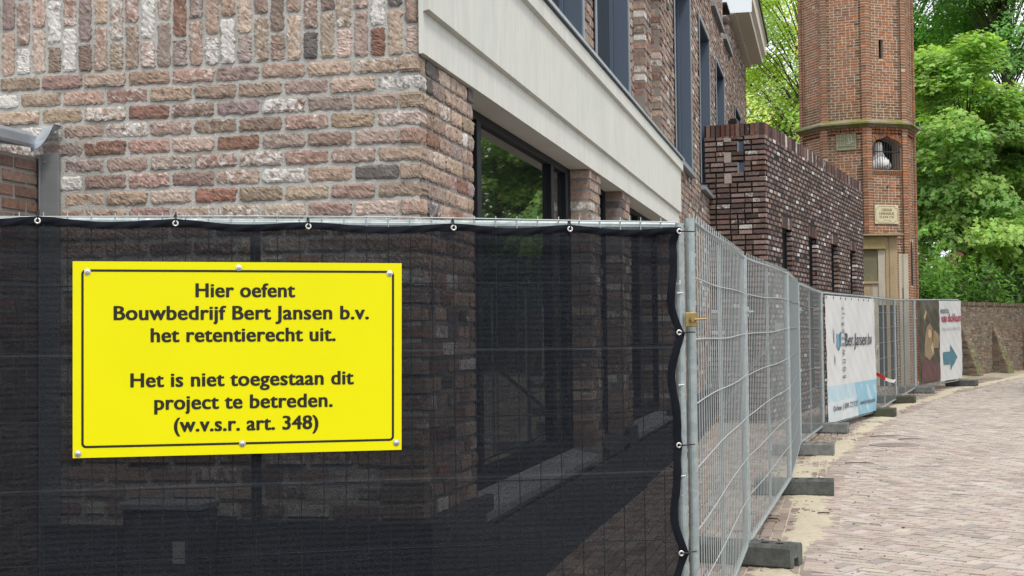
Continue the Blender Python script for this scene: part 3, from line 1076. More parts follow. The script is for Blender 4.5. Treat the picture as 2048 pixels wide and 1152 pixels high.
# stone beam: three fasciae stepping out upwards
bm = MB()
prof = [(0.16, 2.858), (-0.020, 2.858), (-0.020, 3.050), (-0.049, 3.056), (-0.049, 3.556), (-0.078, 3.566), (-0.078, 3.672), (-0.05, 3.69), (0.16, 3.70)]
n = len(prof)
vs, fs = [], []
secs = [(-0.025, 0.002), (0.03, 0.002), (0.032, 0.16), (11.56, 0.16)]
for xx, back in secs:
    for (py, pz) in prof:
        ex = 0
        if xx < 0:
            ex = 0.0 if py > -0.03 else (-0.008 if py > -0.06 else -0.016)
        vs.append((xx + ex, back if py > 0 else py, pz))
for k2 in range(len(secs) - 1):
    for i in range(n):
        j = (i + 1) % n
        fs.append((k2 * n + i, k2 * n + j, (k2 + 1) * n + j, (k2 + 1) * n + i))
fs += [tuple(range(n))[::-1], tuple(range((len(secs) - 1) * n, len(secs) * n))]
bm.add(vs, fs)
bmo = bm.build('stone_beam', M['stone'], bld)
bevel(bmo, 0.006, 2, 30)
fl = MB()
fl.box((0.01, -0.095, 3.703), (11.58, 0.10, 3.716))
fl.box((0.01, -0.098, 3.690), (11.58, -0.0955, 3.716))
fl.build('flashing', M['zinc'], bmo)
# folded lead pieces on the ledge in front of the niches
for a, b in ((7.15, 7.5), (8.5, 9.0), (9.95, 10.9)):
    q = a
    while q < b:
        lf = MB()
        lf.box((q, -0.05 - random.random() * 0.01, 3.718), (q + 0.16, -0.004, 3.75 + random.random() * 0.02))
        lf.build('flashing_upstand', M['lead'], bmo)
        q += 0.18


def window(s0, s1, z0, z1, depth, frame_m, mulls=(), sill=None, trim=None, bar=0.055, pane_y=None, reveal=None, transom=None):
    f = MB()
    y0, y1 = depth, depth + 0.07
    f.box((s0, y0, z0), (s0 + bar, y1, z1))
    f.box((s1 - bar, y0, z0), (s1, y1, z1))
    f.box((s0 + bar, y0, z1 - 0.05), (s1 - bar, y1, z1))
    f.box((s0 + bar, y0, z0), (s1 - bar, y1, z0 + bar * 1.6))
    for mm in mulls:
        f.box((mm - bar * 0.75, y0 - 0.004, z0 + bar * 1.6), (mm + bar * 0.75, y1, z1 - 0.05))
    if transom:
        f.box((s0 + bar, y0 - 0.003, transom - 0.02), (s1 - bar, y1, transom + 0.02))
    fo = f.build('window', frame_m, bld)
    bevel(fo, 0.003, 1)
    xs2 = [s0 + bar] + [q for mm in mulls for q in (mm - bar * 0.75, mm + bar * 0.75)] + [s1 - bar]
    for a, b in zip(xs2[0::2], xs2[1::2]):
        p = MB()
        p.box((a - 0.002, y0 + 0.03, z0 + bar * 1.6 - 0.002), (b + 0.002, y0 + 0.05, z1 - 0.048))
        p.build('pane', M['glass'], fo)
    if reveal is not None:
        q = MB()
        q.box((s1 - 0.012, -0.012, z0), (s1 + 0.0, y0 - 0.002, z1))
        q.box((s0, -0.012, z0), (s0 + 0.012, y0 - 0.002, z1))
        q.box((s0 + 0.012, -0.012, z1 - 0.012), (s1 - 0.012, y0 - 0.002, z1))
        q.build('reveal_lining', M['bluemetal'], fo)
        t = MB()
        t.box((s0 - 0.07, -0.022, z0), (s0 - 0.002, -0.0125, z1 + 0.05))
        t.box((s1 + 0.002, -0.022, z0), (s1 + 0.07, -0.0125, z1 + 0.05))
        t.box((s0 - 0.002, -0.022, z1 + 0.002), (s1 + 0.002, -0.0125, z1 + 0.05))
        t.build('surround', M['trim'], fo)
    if sill is not None:
        s = MB()
        s.add([(s0 - 0.0, y0, z0), (s1, y0, z0), (s1, -sill[0], z0 - sill[1]), (s0, -sill[0], z0 - sill[1]),
               (s0, y0, z0 - 0.09), (s1, y0, z0 - 0.09), (s1, -sill[0], z0 - 0.09), (s0, -sill[0], z0 - 0.09)],
              [(0, 3, 2, 1), (4, 5, 6, 7), (3, 7, 6, 2), (0, 1, 5, 4), (0, 4, 7, 3), (1, 2, 6, 5)])
        s.build('sill', sill[2], fo)
    return fo


window(1.012, 4.797, 0.70, 2.857, 0.15, M['anthracite'], (1.74, 4.02, 4.62), (0.05, 0.05, M['sill_stone']), bar=0.07)
window(5.353, 6.617, 0.70, 2.857, 0.15, M['anthracite'], (), (0.05, 0.05, M['bluestone']), bar=0.09)
window(7.183, 10.617, 0.70, 2.857, 0.15, M['anthracite'], (8.9,), (0.05, 0.05, M['sill_stone']), bar=0.07)
for a, b, top_, ml in ((2.253, 4.467, 6.28, ()), (5.163, 7.087, 6.28, ()), (11.423, 13.467, 6.2, ()), (14.973, 16.777, 6.2, ()), (18.203, 20.067, 6.16, ()), (23.303, 25.197, 6.16, ())):
    z0 = 3.725 if a < 8 else 3.76
    window(a, b, z0, top_, 0.125, M['bluemetal'], ml, (0.07, 0.03, M['trim']), bar=0.05, reveal=True)
# high windows above their stone sills
for a, b in ((17.5, 19.6), (20.25, 21.95), (1.0, 3.2), (9.5, 11.2), (13.0, 15.2)):
    s = MB()
    s.box((a - 0.05, -0.07, 6.90), (b + 0.05, 0.16, 6.985))
    bevel(s.build('stone_sill', M['sill_stone'], bld), 0.005)
    p = MB()
    p.box((a, 0.22, 6.99), (b, 0.24, TOP))
    p.build('attic_pane', M['glass'], bld)

# cornice and parapet capping
cp = MB()
cp.box((21.0, -0.03, TOP + 0.002), (21.9, 0.5, TOP + 0.05))
cp.box((-0.0, -0.03, TOP + 0.002), (17.45, 0.5, TOP + 0.05))
cp.build('parapet_capping', M['anthracite'], bld)
cr_ = MB()
prof = [(-0.35, 7.66), (-0.05, 7.66), (-0.05, 7.72), (0.12, 7.74), (0.12, 7.79), (0.38, 7.81), (0.38, 7.93), (0.46, 7.98), (0.46, 8.22), (0.50, 8.26), (-0.35, 8.30)]
n = len(prof)
vs, fs = [], []
for xx in (21.99, 27.85):
    for (o, z) in prof:
        vs.append((xx, -o, z))
for i in range(n):
    j = (i + 1) % n
    fs.append((i, j, n + j, n + i))
fs += [tuple(range(n))[::-1], tuple(range(n, 2 * n))]
cr_.add(vs, fs)
cro = cr_.build('cornice', M['cream_paint'], bld)
ec = MB()
ec.box((21.972, -0.44, 7.75), (21.986, 0.5, 8.7))
ec.build('end_board', M['white_paint'], cro)
gt = MB()
gt.box((21.95, -0.53, 8.262), (27.87, -0.503, 8.34))
gt.build('gutter_edge', M['anthracite'], cro)

# ------------------------------------------------------------------ things between net and building
cab = empty('meter_cabinet', (0, 0, 0), 0, 'dark grey meter cabinet with a pale sticker behind the black netting', 'cabinet')
cab.location = bld.matrix_basis @ Vector((-0.02, 1.185, 0.0))
cab.rotation_euler = (0, 0, BR)
c1 = MB(); c1.box((-0.20, -0.19, 0.05), (0.0, 0.185, 0.80))
bevel(c1.build('cabinet_body', M['cabinet'], cab), 0.008)
c1 = MB(); c1.box((-0.225, -0.205, 0.80), (0.0, 0.20, 0.83))
bevel(c1.build('lid', M['sill_stone'], cab), 0.005)
c1 = MB(); c1.box((-0.206, -0.17, 0.09), (-0.2005, 0.165, 0.77))
dr = c1.build('door', M['cabinet'], cab)
c1 = MB(); c1.box((-0.2085, -0.125, 0.56), (-0.2065, -0.065, 0.66))
c1.build('sticker', M['label_white'], dr)

# old lean-to wall at the left
lt = empty('garden_shed', (-2.262, 7.052, 0), BR + math.pi, 'old brown brick shed wall with a zinc roof edge against the new facade', 'shed')
lb, lm = MB(), MB()
rl = lay(0.03, 1.30, 0.0, 2.45, [], 0.066, 0.205, 0.012, 0.5, 0.05, seed=8)
PAL_L = [(0.155, 0.105, 0.085), (0.17, 0.125, 0.10), (0.14, 0.10, 0.082), (0.185, 0.11, 0.085)]
# local x points to the street (towards the camera), outward normal = local +y
emit(lb, rl, (0, 0, 0), X_, Z_, Y_, 0.1, palette(len(rl), PAL_L, [3, 3, 3, 1], 0.12), 0.002)
slab(lm, 0.0, 1.30, 0.0, 2.45, [], (0, 0, 0), X_, Z_, Y_, -0.006, 0.3)
lo_ = lb.build('brick_wall', M['brick_lean'], lt)
lm.build('mortar_joints', M['mortar_mid'], lo_)
zc = MB()
prof = [(-0.35, 2.585), (-0.35, 2.55), (0.012, 2.49), (0.035, 2.485), (0.044, 2.50), (0.045, 2.54), (0.02, 2.56)]
n = len(prof)
vs, fs = [], []
for xx in (0.13, 1.35):
    for (o, z) in prof:
        vs.append((xx, o, z))
for i in range(n):
    j = (i + 1) % n
    fs.append((i, j, n + j, n + i))
fs += [tuple(range(n))[::-1], tuple(range(n, 2 * n))]
zc.add(vs, fs)
zo = bevel(zc.build('zinc_roof_edge', M['zinc'], lt), 0.004)
# splayed zinc spout where the gutter meets the facade
sp = MB()
A_ = []
N1, N2 = 10, 6
for i in range(N1):
    t = i / (N1 - 1)
    for j in range(N2):
        q = j / (N2 - 1)
        yy = 0.02 + 0.105 * t
        zlow = 2.475 + 0.125 * t ** 2.2
        x_ = 0.01 + 0.125 * (1 - t * 0.25) * q
        z = zlow + (2.60 - zlow) * (0.15 + 0.85 * (1 - q)) * 1.0
        A_.append((x_, yy, z if q < 0.99 else zlow))
B_ = [(a, b, c - 0.008) for a, b, c in A_]
fs = [(i * N2 + j, i * N2 + j + 1, (i + 1) * N2 + j + 1, (i + 1) * N2 + j) for i in range(N1 - 1) for j in range(N2 - 1)]
m_ = len(A_)
fs2 = [tuple(q + m_ for q in f)[::-1] for f in fs]
sp.add(A_ + B_, fs + fs2)
sp.build('zinc_spout', M['zinc'], zo)
le = MB()
le.box((0.004, 0.012, 0.0), (0.028, 0.104, 2.47))
le.box((0.0285, 0.012, 0.0), (0.05, 0.018, 2.465))
leo = bevel(le.build('lead_flashing', M['lead'], lt), 0.002)
le = MB()
le.rot([(0.007, 0), (0.007, 0.004)], (0, 0, 0), 10)
v_ = np.concatenate(le.v)
le.v = [np.stack([v_[:, 2] + 0.0285, v_[:, 0] + 0.034, v_[:, 1] + 2.43], 1)]
le.build('screw', M['steel'], leo)

# ------------------------------------------------------------------ dark brick annex
AD = np.array([0.368, 0.930]); AD /= np.linalg.norm(AD)
AR = math.atan2(AD[1], AD[0])
an = empty('brick_annex', (3.916, 22.5, 0), AR, 'low dark brick annex with narrow slit windows along the street', 'annex')
AL, ATOP = 10.27, 4.61
ab, am = MB(), MB()
r4 = np.random.default_rng(31)
slots = [(1.25 + 2.37 * i, 2.05 + 2.37 * i, 0.55, 3.27) for i in range(4)]
lint = [(a - 0.03, b + 0.03, 3.265, 3.475) for a, b, c, d in slots]
rs = lay(0.0, AL, 0.16, ATOP, slots + lint, CRS, 0.225, 0.088, 0.5, 0.0, pair=False, seed=12)
# long bricks on the street side; wide flush dark gaps stand for shaded recesses
half = [(a, b, c - 0.0315, d + 0.0315) for a, b, c, d in rs]
emit(ab, half, O0, X_, Z_, -Y_, 0.20, palette(len(half), [tuple(x * 1.0 for x in q) for q in PAL_DS], W_D, 0.2, True, r4, 0.085), 0.002, rr=r4)
for (a, b, c, d) in lint:
    q = a
    bb = []
    while q < b - 0.03:
        bb.append((q + 0.006, min(q + 0.07, b), c + 0.008, d - 0.008)); q += 0.078
    emit(ab, bb, O0, X_, Z_, -Y_, 0.2, palette(len(bb), PAL_D, W_D, 0.15, True, r4, 0.05), 0.003, rr=r4)
holes = [(0.56, 0.65, 4.60 - 0.20, 4.60), (0.56, 0.65, 4.27, 4.43)]
GL = [(0.33, 0.43, 4.385, 4.545), (0.33, 0.43, 4.06, 4.22)]
PALE = [(0.53, 0.64, 4.55, 4.606), (0.53, 0.64, 4.225, 4.38), (0.53, 0.64, 3.90, 4.055)]
fr_ = lay(0.0, 0.95, 0.16, ATOP, GL, CRS, 0.205, 0.019, 0.5, 0.25, pair=True, seed=17)
emit(ab, fr_, O0, Y_, Z_, -X_, 0.1, palette(len(fr_), [tuple(x * 0.8 for x in q) for q in PAL_DS], W_D, 0.24, True, r4, 0.05), 0.004, rr=r4)
slab(am, 0.03, 0.95, 0.0, ATOP + 0.01, GL, O0, Y_, Z_, -X_, -0.016, 0.14)
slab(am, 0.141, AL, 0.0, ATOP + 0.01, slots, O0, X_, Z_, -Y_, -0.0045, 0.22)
am.box((0.4, 0.5, 0.0), (AL, 3.0, ATOP - 0.1))
ao = ab.build('brick_wall', M['brick_dark'], an)
am.build('mortar_joints', M['mortar_recess_shade'], ao)  # dark mortar, with the shade of recessed headers painted in as flush gaps
# soldier coping
cb = MB()
cz0, cz1 = ATOP + 0.012, 4.823
bb = [(i * 0.0775 + 0.005, i * 0.0775 + 0.0725, cz0, cz1) for i in range(int(AL / 0.0775))]
emit(cb, bb, O0, X_, Z_, -Y_, 0.2, palette(len(bb), PAL_D, W_D, 0.2, True, r4, 0.06), 0.003, rr=r4)
bb = [(i * 0.0775 + 0.005, i * 0.0775 + 0.0725, cz0, cz1) for i in range(0, 12)]
emit(cb, bb, (-0.002, 0, 0), Y_, Z_, -X_, 0.1, palette(len(bb), PAL_D, W_D, 0.2, True, r4, 0.06), 0.003, rr=r4)
cb_o = cb.build('coping', M['brick_dark'], an)
cm = MB()
cm.box((0.012, 0.012, cz0 - 0.004), (AL, 0.95, cz1 - 0.008))
cm.build('mortar_joints', M['mortar_recess_shade'], cb_o)
for a, b, c, d in slots:
    f = MB()
    f.box((a, 0.085, c), (a + 0.05, 0.125, d)); f.box((b - 0.05, 0.085, c), (b, 0.125, d))
    f.box((a + 0.05, 0.085, d - 0.05), (b - 0.05, 0.125, d)); f.box((a + 0.05, 0.085, c), (b - 0.05, 0.125, c + 0.05))
    wo_ = f.build('slit_window', M['anthracite'], an)
    p = MB(); p.box((a + 0.048, 0.10, c + 0.048), (b - 0.048, 0.115, d - 0.048))
    p.build('pane', M['matt_glass'], wo_)
for a, b, c, d in GL:
    p = MB(); p.box((0.02, a, c), (0.05, b - 0.02, d))
    po = p.build('glass_block', M['bluemetal'], an)
    p = MB(); p.box((-0.004, b - 0.019, c), (0.06, b + 0.002, d))
    p.build('metal_edge', M['trim'], po)
for a, b, c, d in PALE:
    p = MB(); p.box((-0.012, a, c), (0.05, b, d))
    p.build('pale_brick', simple('pale_brick', (0.34, 0.29, 0.25), 0.9, var=0.3, scale=20, bstr=0.5), an)
vt = MB()
vt.box((-0.09, -0.07, 0.0), (0.09, 0.07, 0.10)); vt.box((-0.06, -0.05, 0.10), (0.06, 0.05, 0.13))
vb = vt.build('roof_vent', M['black_plastic'], loc=(0, 0, 0))
vb.location = an.matrix_basis @ Vector((0.3, 0.55, 4.815)); vb.rotation_euler = (0, 0, AR)
bevel(vb, 0.006)
tag(vb, 'small black box on top of the dark brick annex', 'vent')

# ------------------------------------------------------------------ octagonal tower
TC = np.array([8.86, 37.3]); TR = 1.46; TA = math.radians(41)
tw = empty('octagonal_tower', (TC[0], TC[1], 0), 0, 'tall octagonal red brick tower with a mossy stone cornice', 'tower')
ZC = 6.62           # underside of cornice
ZTOP = 14.0
cr8 = [np.array([TR * math.cos(TA + k2 * math.pi / 4), TR * math.sin(TA + k2 * math.pi / 4), 0]) for k2 in range(8)]
tb, tm, tp = MB(), MB(), MB()
r5 = np.random.default_rng(41)
TCR = 0.0665
REC = 0.07
OG = [(0.175, 5.56), (0.175, 6.13), (0.20, 6.22), (0.27, 6.285), (0.37, 6.32), (0.47, 6.345), (0.545, 6.39), (0.577, 6.44), (0.61, 6.39), (0.685, 6.345), (0.785, 6.32), (0.885, 6.285), (0.955, 6.22), (0.98, 6.13), (0.98, 5.56)]
SLIT = [(0.41, 8.31), (0.41, 8.80), (0.545, 8.80), (0.545, 8.31)]
LAN = [(0.56, 2.72), (0.56, 3.62), (0.61, 3.80), (0.69, 3.92), (0.77, 3.80), (0.82, 3.62), (0.82, 2.72)]


def inside(poly, x, y):
    r = False
    n = len(poly)
    for i in range(n):
        (x1, y1), (x2, y2) = poly[i], poly[(i + 1) % n]
        if (y1 > y) != (y2 > y) and x < (x2 - x1) * (y - y1) / (y2 - y1) + x1:
            r = not r
    return r


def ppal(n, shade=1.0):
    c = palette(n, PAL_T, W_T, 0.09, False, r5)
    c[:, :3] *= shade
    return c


for k2 in range(8):
    A3, B3 = cr8[k2], cr8[(k2 + 1) % 8]
    Lf = np.linalg.norm(B3 - A3)
    U = (B3 - A3) / Lf
    N = np.array([U[1], -U[0], 0])
    holes = {5: [OG, SLIT], 6: [LAN]}.get(k2, [])
    # mortar skin with true holes
    outer = [(-0.0, 0.0), (Lf, 0.0), (Lf, ZTOP), (0.0, ZTOP)]
    polys = [[Vector((p[0], p[1], 0)) for p in outer]] + [[Vector((p[0], p[1], 0)) for p in h] for h in holes]
    tri = tessellate_polygon(polys)
    allp = [p for q in polys for p in q]
    off = -REC - 0.006
    tm.add([A3 + U * p.x + Z_ * p.y + N * off for p in allp], [t for t in tri])
    for h in holes:   # hole walls and dark back
        dep = 0.45 if h is OG else 0.22
        nh = len(h)
        fr2 = [A3 + U * p[0] + Z_ * p[1] + N * off for p in h]
        bk = [q - N * dep for q in fr2]
        tm.add(fr2 + bk, [(i, (i + 1) % nh, nh + (i + 1) % nh, nh + i) for i in range(nh)])
    if k2 not in (2, 3, 4, 5, 6, 7):
        continue
    # brick panel
    rr_ = lay(0.13, Lf - 0.13, 0.3, ZTOP - 0.02, {5: [(0.41, 0.545, 8.31, 8.80)], 6: [(0.56, 0.82, 2.72, 3.75)]}.get(k2, []), TCR, 0.18, 0.0145, 0.5, 0.35, seed=50 + k2)
    keep = [q for q in rr_ if not any(h is not SLIT and inside(h, (q[0] + q[1]) / 2, (q[2] + q[3]) / 2) or inside(h, q[0] + 0.01, (q[2] + q[3]) / 2) or inside(h, q[1] - 0.01, (q[2] + q[3]) / 2) for h in holes)]
    cc_ = ppal(len(keep))
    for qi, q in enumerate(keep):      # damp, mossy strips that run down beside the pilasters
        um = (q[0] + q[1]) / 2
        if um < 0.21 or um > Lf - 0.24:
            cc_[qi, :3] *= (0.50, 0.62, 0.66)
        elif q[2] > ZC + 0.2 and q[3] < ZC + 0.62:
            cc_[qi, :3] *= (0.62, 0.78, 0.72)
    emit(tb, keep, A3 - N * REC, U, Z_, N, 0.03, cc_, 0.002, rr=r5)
    # corner lisenes: both flanks of each vertex stand proud
    for (a, b) in ((0.0, 0.13), (Lf - 0.13, Lf)):
        pr = lay(a, b, 0.3, ZTOP - 0.02, [], TCR, 0.125, 0.011, 0.0, 0.0, seed=3)
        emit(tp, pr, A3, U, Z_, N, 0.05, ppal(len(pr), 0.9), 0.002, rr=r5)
        tm.obox(A3 + U * (a + (0.0 if a == 0 else 0.006)) - N * 0.08, U * (0.13 - 0.006), Z_ * ZTOP, N * 0.075)
    # brick bands closing the panels under the cornice
    for zz, ou in ((ZC - 0.08, 0.0), (ZC - 0.155, -0.018)):
        bnd = lay(0.13, Lf - 0.13, zz, zz + 0.0725, [], 0.0725, 0.10, 0.010, 0.5, 0.0, seed=1)
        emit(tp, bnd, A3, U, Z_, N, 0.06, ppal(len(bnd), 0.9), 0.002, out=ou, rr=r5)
tbo = tb.build('shaft', M['brick_tower'], tw)
tm.build('mortar_joints', M['mortar_tower'], tbo)
tp.build('corner_pilasters', M['brick_tower'], tw)
for k2, h, dep, nm_ in ((5, OG, 0.40, 'niche_back'), (5, SLIT, 0.12, 'slit_window'), (6, LAN, 0.005, 'lancet_window')):
    A3, B3 = cr8[k2], cr8[(k2 + 1) % 8]
    U = (B3 - A3) / np.linalg.norm(B3 - A3); N = np.array([U[1], -U[0], 0])
    tdk = MB()
    tdk.prism([(p[0], p[1]) for p in h], A3 - N * (REC + dep + 0.02), U, Z_, N, 0.015)
    tdk.build(nm_, M['dark'], tw)
# sloping cap of the tower far above the frame
cap = MB()
vs = [tuple(c * 1.06 + np.array([0, 0, ZTOP])) for c in cr8] + [tuple(c * 1.06 + np.array([0, 0, ZTOP + 0.15])) for c in cr8] + [(0, 0, ZTOP + 2.2)]
cap.add(vs, [tuple(range(8))[::-1]] + [(i, (i + 1) % 8, 8 + (i + 1) % 8, 8 + i) for i in range(8)] + [(8 + i, 8 + (i + 1) % 8, 16) for i in range(8)])
cap.build('roof', M['lead'], tw)
# cornice ring
cor = MB()
prof = [(-0.06, ZC - 0.02), (0.02, ZC - 0.01), (0.05, ZC + 0.02), (0.10, ZC + 0.055), (0.125, ZC + 0.06), (0.125, ZC + 0.10), (0.10, ZC + 0.115), (-0.02, ZC + 0.18), (-0.08, ZC + 0.20)]
vs, fs = [], []
for (o, z) in prof:
    for c in cr8:
        d_ = c / np.linalg.norm(c)
        q = d_ * (TR + o / math.cos(math.pi / 8))
        vs.append((q[0], q[1], z))
for i in range(len(prof) - 1):
    for j in range(8):
        k3 = (j + 1) % 8
        fs.append((i * 8 + j, i * 8 + k3, (i + 1) * 8 + k3, (i + 1) * 8 + j))
cor.add(vs, fs)
cor.build('cornice', M['cornice_stone'], tw)


def tface(k2):
    A3, B3 = cr8[k2], cr8[(k2 + 1) % 8]
    U = (B3 - A3) / np.linalg.norm(B3 - A3)
    return A3, U, np.array([U[1], -U[0], 0])


# carved stone tablet on the front left face
A3, U, N = tface(4)
ps = MB()
ps.obox(A3 + U * 0.33 + Z_ * 6.055 - N * REC, U * 0.50, Z_ * 0.44, N * 0.03)
pso = ps.build('stone_tablet', M['tower_stone'], tw)
ps = MB()
for (a, b, c, d) in ((0.345, 0.815, 6.075, 6.09), (0.345, 0.815, 6.465, 6.48), (0.345, 0.36, 6.09, 6.465), (0.80, 0.815, 6.09, 6.465), (0.36, 0.80, 6.165, 6.18), (0.44, 0.455, 6.18, 6.46), (0.53, 0.545, 6.18, 6.46), (0.36, 0.545, 6.32, 6.335), (0.60, 0.70, 6.20, 6.25), (0.62, 0.66, 6.26, 6.38), (0.66, 0.78, 6.24, 6.28), (0.70, 0.73, 6.285, 6.42)):
    ps.obox(A3 + U * a + Z_ * c - N * (REC - 0.029), U * (b - a), Z_ * (d - c), N * 0.012)
ps.build('relief', simple('relief_edge', (0.33, 0.32, 0.23), 0.9, var=0.2), pso)


def text_mesh(body, size=1.0, bold=0.0, spacing=1.0):
    c = bpy.data.curves.new('text', 'FONT')
    c.body = body
    c.size = size
    c.space_character = spacing
    c.resolution_u = 4
    o = bpy.data.objects.new('text', c)
    COL.objects.link(o)
    dg = bpy.context.evaluated_depsgraph_get()
    me = bpy.data.meshes.new_from_object(o.evaluated_get(dg))
    vs = np.array([tuple(v.co) for v in me.vertices]).reshape(-1, 3)
    fs = [tuple(p.vertices) for p in me.polygons]
    bpy.data.objects.remove(o)
    bpy.data.curves.remove(c)
    bpy.data.meshes.remove(me)
    return vs, fs


XH = float(text_mesh('x')[0][:, 1].max())


def put_text(mb, body, fit, bold, to3d, spacing=1.0, xh=0.0):
    """fit=(x0,x1,baseline,capheight) in the panel's own 2-D units; to3d(x,y,lift)->3D"""
    vs, fs = text_mesh(body, 1.0, 0, spacing)
    cap = 0.685
    x0, x1 = vs[:, 0].min(), vs[:, 0].max()
    sy = fit[3] / cap
    sx = (fit[1] - fit[0]) / (x1 - x0)
    if xh:      # taller lower case, as on the sign
        yy = vs[:, 1].copy()
        vs[:, 1] = np.where(yy < 0, yy, np.where(yy < XH, yy * xh, XH * xh + (yy - XH) * (cap - XH * xh) / (cap - XH)))
    X = fit[0] + (vs[:, 0] - x0) * sx
    Y = fit[2] + vs[:, 1] * sy
    offs = [(0, 0)] if not bold else [(-bold, 0), (bold, 0), (0, bold * 0.4), (0, -bold * 0.4), (-bold * .8, bold * .3), (bold * .8, -bold * .3), (bold * .8, bold * .3), (-bold * .8, -bold * .3), (-bold * .4, 0), (bold * .4, 0)]
    for i, (dx, dy) in enumerate(offs):
        P3 = [to3d(a + dx, b + dy, 0.00012 * i) for a, b in zip(X, Y)]
        mb.add(P3, fs)


# cream tablet with lettering
A3, U, N = tface(5)
ps = MB()
ps.obox(A3 + U * 0.19 + Z_ * 4.225 - N * REC, U * 0.67, Z_ * 0.47, N * 0.03)
pso = bevel(ps.build('cream_tablet', M['cream_stone'], tw), 0.006)
lt_ = MB()
to3 = lambda x, y, l: A3 + U * (0.19 + x) + Z_ * (4.225 + y) - N * (REC - 0.032 - l)
put_text(lt_, 'CAROLUS', (0.19, 0.48, 0.315, 0.062), 0.004, to3)
put_text(lt_, 'LINNAEUS', (0.13, 0.54, 0.225, 0.062), 0.004, to3)
put_text(lt_, '23 JUNI 1735', (0.13, 0.54, 0.145, 0.052), 0.003, to3)
lt_.build('lettering', M['cream_shade'], pso)
bo = MB()
rim = [(0.03, 0.09), (0.03, 0.38), (0.09, 0.40), (0.12, 0.44), (0.55, 0.44), (0.58, 0.40), (0.64, 0.38), (0.64, 0.09), (0.58, 0.07), (0.55, 0.03), (0.12, 0.03), (0.09, 0.07)]
for (a, b) in zip(rim, rim[1:] + rim[:1]):
    bo.tube(to3(a[0], a[1], 0), to3(b[0], b[1], 0), 0.007, 5)
for sx in (-1, 1):
    pts = [(0.335 + sx * t, 0.085 + 0.02 * math.sin(t * 40)) for t in (0.01, 0.04, 0.07, 0.10, 0.13)]
    for a, b in zip(pts[:-1], pts[1:]):
        bo.tube(to3(a[0], a[1], 0), to3(b[0], b[1], 0), 0.006, 5)
bo.build('carved_border', simple('carved_border', (0.40, 0.34, 0.21), 0.9, var=0.1, bstr=0), pso)

# ogee niche: brick arch, sill, bars
ar = MB()
cols = ppal(60, 1.0)
pts = [np.array(p) for p in OG[1:-1]]
dense = []
for a, b in zip(pts[:-1], pts[1:]):
    m = max(1, int(round(np.linalg.norm(b - a) / 0.058)))
    for i in range(m):
        dense.append((a + (b - a) * i / m, a + (b - a) * (i + 1) / m))
ctr = np.array([0.577, 6.0])
for i, (a, b) in enumerate(dense):
    t = (b - a) / np.linalg.norm(b - a)
    nn = np.array([-t[1], t[0]])
    quad = [a + t * 0.005, b - t * 0.005, b - t * 0.002 + nn * 0.105, a + t * 0.002 + nn * 0.105]
    a4 = [A3 + U * q[0] + Z_ * q[1] - N * (REC + 0.03) for q in quad]
    b4 = [A3 + U * q[0] + Z_ * q[1] - N * (REC - 0.028) for q in quad]
    ar.add(np.array(a4 + b4), [(4, 5, 6, 7), (0, 1, 5, 4), (1, 2, 6, 5), (2, 3, 7, 6), (3, 0, 4, 7)], cols[i % 60])
sl = [(0.16 + i * 0.0585 + 0.004, 0.16 + (i + 1) * 0.0585 - 0.005, 5.44, 5.55) for i in range(14)]
aro = ar.build('niche_arch', M['brick_tower'], tw)
ar = MB()
emit(ar, sl, A3, U, Z_, N, 0.1, ppal(14, 0.8), 0.002, out=-0.05, rr=r5)
ar.build('niche_sill', M['brick_tower'], tw)
for i in range(12):
    x = 0.20 + i * 0.0682
    zt = 6.14 + 0.26 * max(0, 1 - abs(x - 0.577) / 0.40) ** 0.75
    b_ = MB()
    b_.tube(A3 + U * x + Z_ * 5.55 - N * (REC + 0.03), A3 + U * x + Z_ * zt - N * (REC + 0.03), 0.008, 6)
    b_.build('bar', M['iron'], tw)
b_ = MB()
b_.obox(A3 + U * 0.17 + Z_ * 6.0 - N * (REC + 0.045), U * 0.815, Z_ * 0.025, N * 0.03)
b_.build('cross_bar', M['iron'], tw)
b_ = MB()
b_.obox(A3 + U * 0.17 + Z_ * 5.56 - N * (REC + 0.045), U * 0.815, Z_ * 0.03, N * 0.03)
b_.build('cross_bar', M['iron'], tw)
hk = MB()
hk.obox(A3 + U * 0.56 + Z_ * 5.12 - N * REC, U * 0.04, Z_ * 0.04, N * 0.02)
hk.build('iron_anchor', M['iron'], tw)

# bust in the niche: shoulders, neck and head as one skinned surface
bc = TC3 = np.array([TC[0], TC[1], 0])
base = A3 + U * 0.50 + Z_ * 5.58 - N * (REC + 0.22) + np.array([TC[0], TC[1], 0])
me = bpy.data.meshes.new('bust')
bmk = bmesh.new()
seq = [((0, 0, 0.0), 0.17), ((0, 0, 0.12), 0.20), ((0.0, 0, 0.24), 0.19), ((-0.02, 0, 0.34), 0.11), ((-0.04, 0.02, 0.44), 0.115), ((-0.05, 0.03, 0.53), 0.125), ((-0.05, 0.0, 0.62), 0.105)]
sh = [((0.16, 0, 0.10), 0.13), ((0.27, 0.0, 0.03), 0.10), ((-0.16, 0, 0.10), 0.14), ((-0.24, 0, 0.03), 0.11)]
loc = lambda p: Vector(U * p[0] + Z_ * p[2] + N * p[1])
vsk = [bmk.verts.new(loc(p)) for p, r in seq + sh]
for a, b in ((0, 1), (1, 2), (2, 3), (3, 4), (4, 5), (5, 6), (1, 7), (7, 8), (1, 9), (9, 10)):
    bmk.edges.new((vsk[a], vsk[b]))
bmk.to_mesh(me)
bmk.free()
bu = bpy.data.objects.new('bust', me)
COL.objects.link(bu)
bu.location = base
bu.scale = (1.12, 1.12, 1.12)
md = bu.modifiers.new('skin', 'SKIN')
for i, (p, r) in enumerate(seq + sh):
    me.skin_vertices[0].data[i].radius = (r, r)
me.skin_vertices[0].data[0].use_root = True
bu.modifiers.new('sub', 'SUBSURF').levels = 2
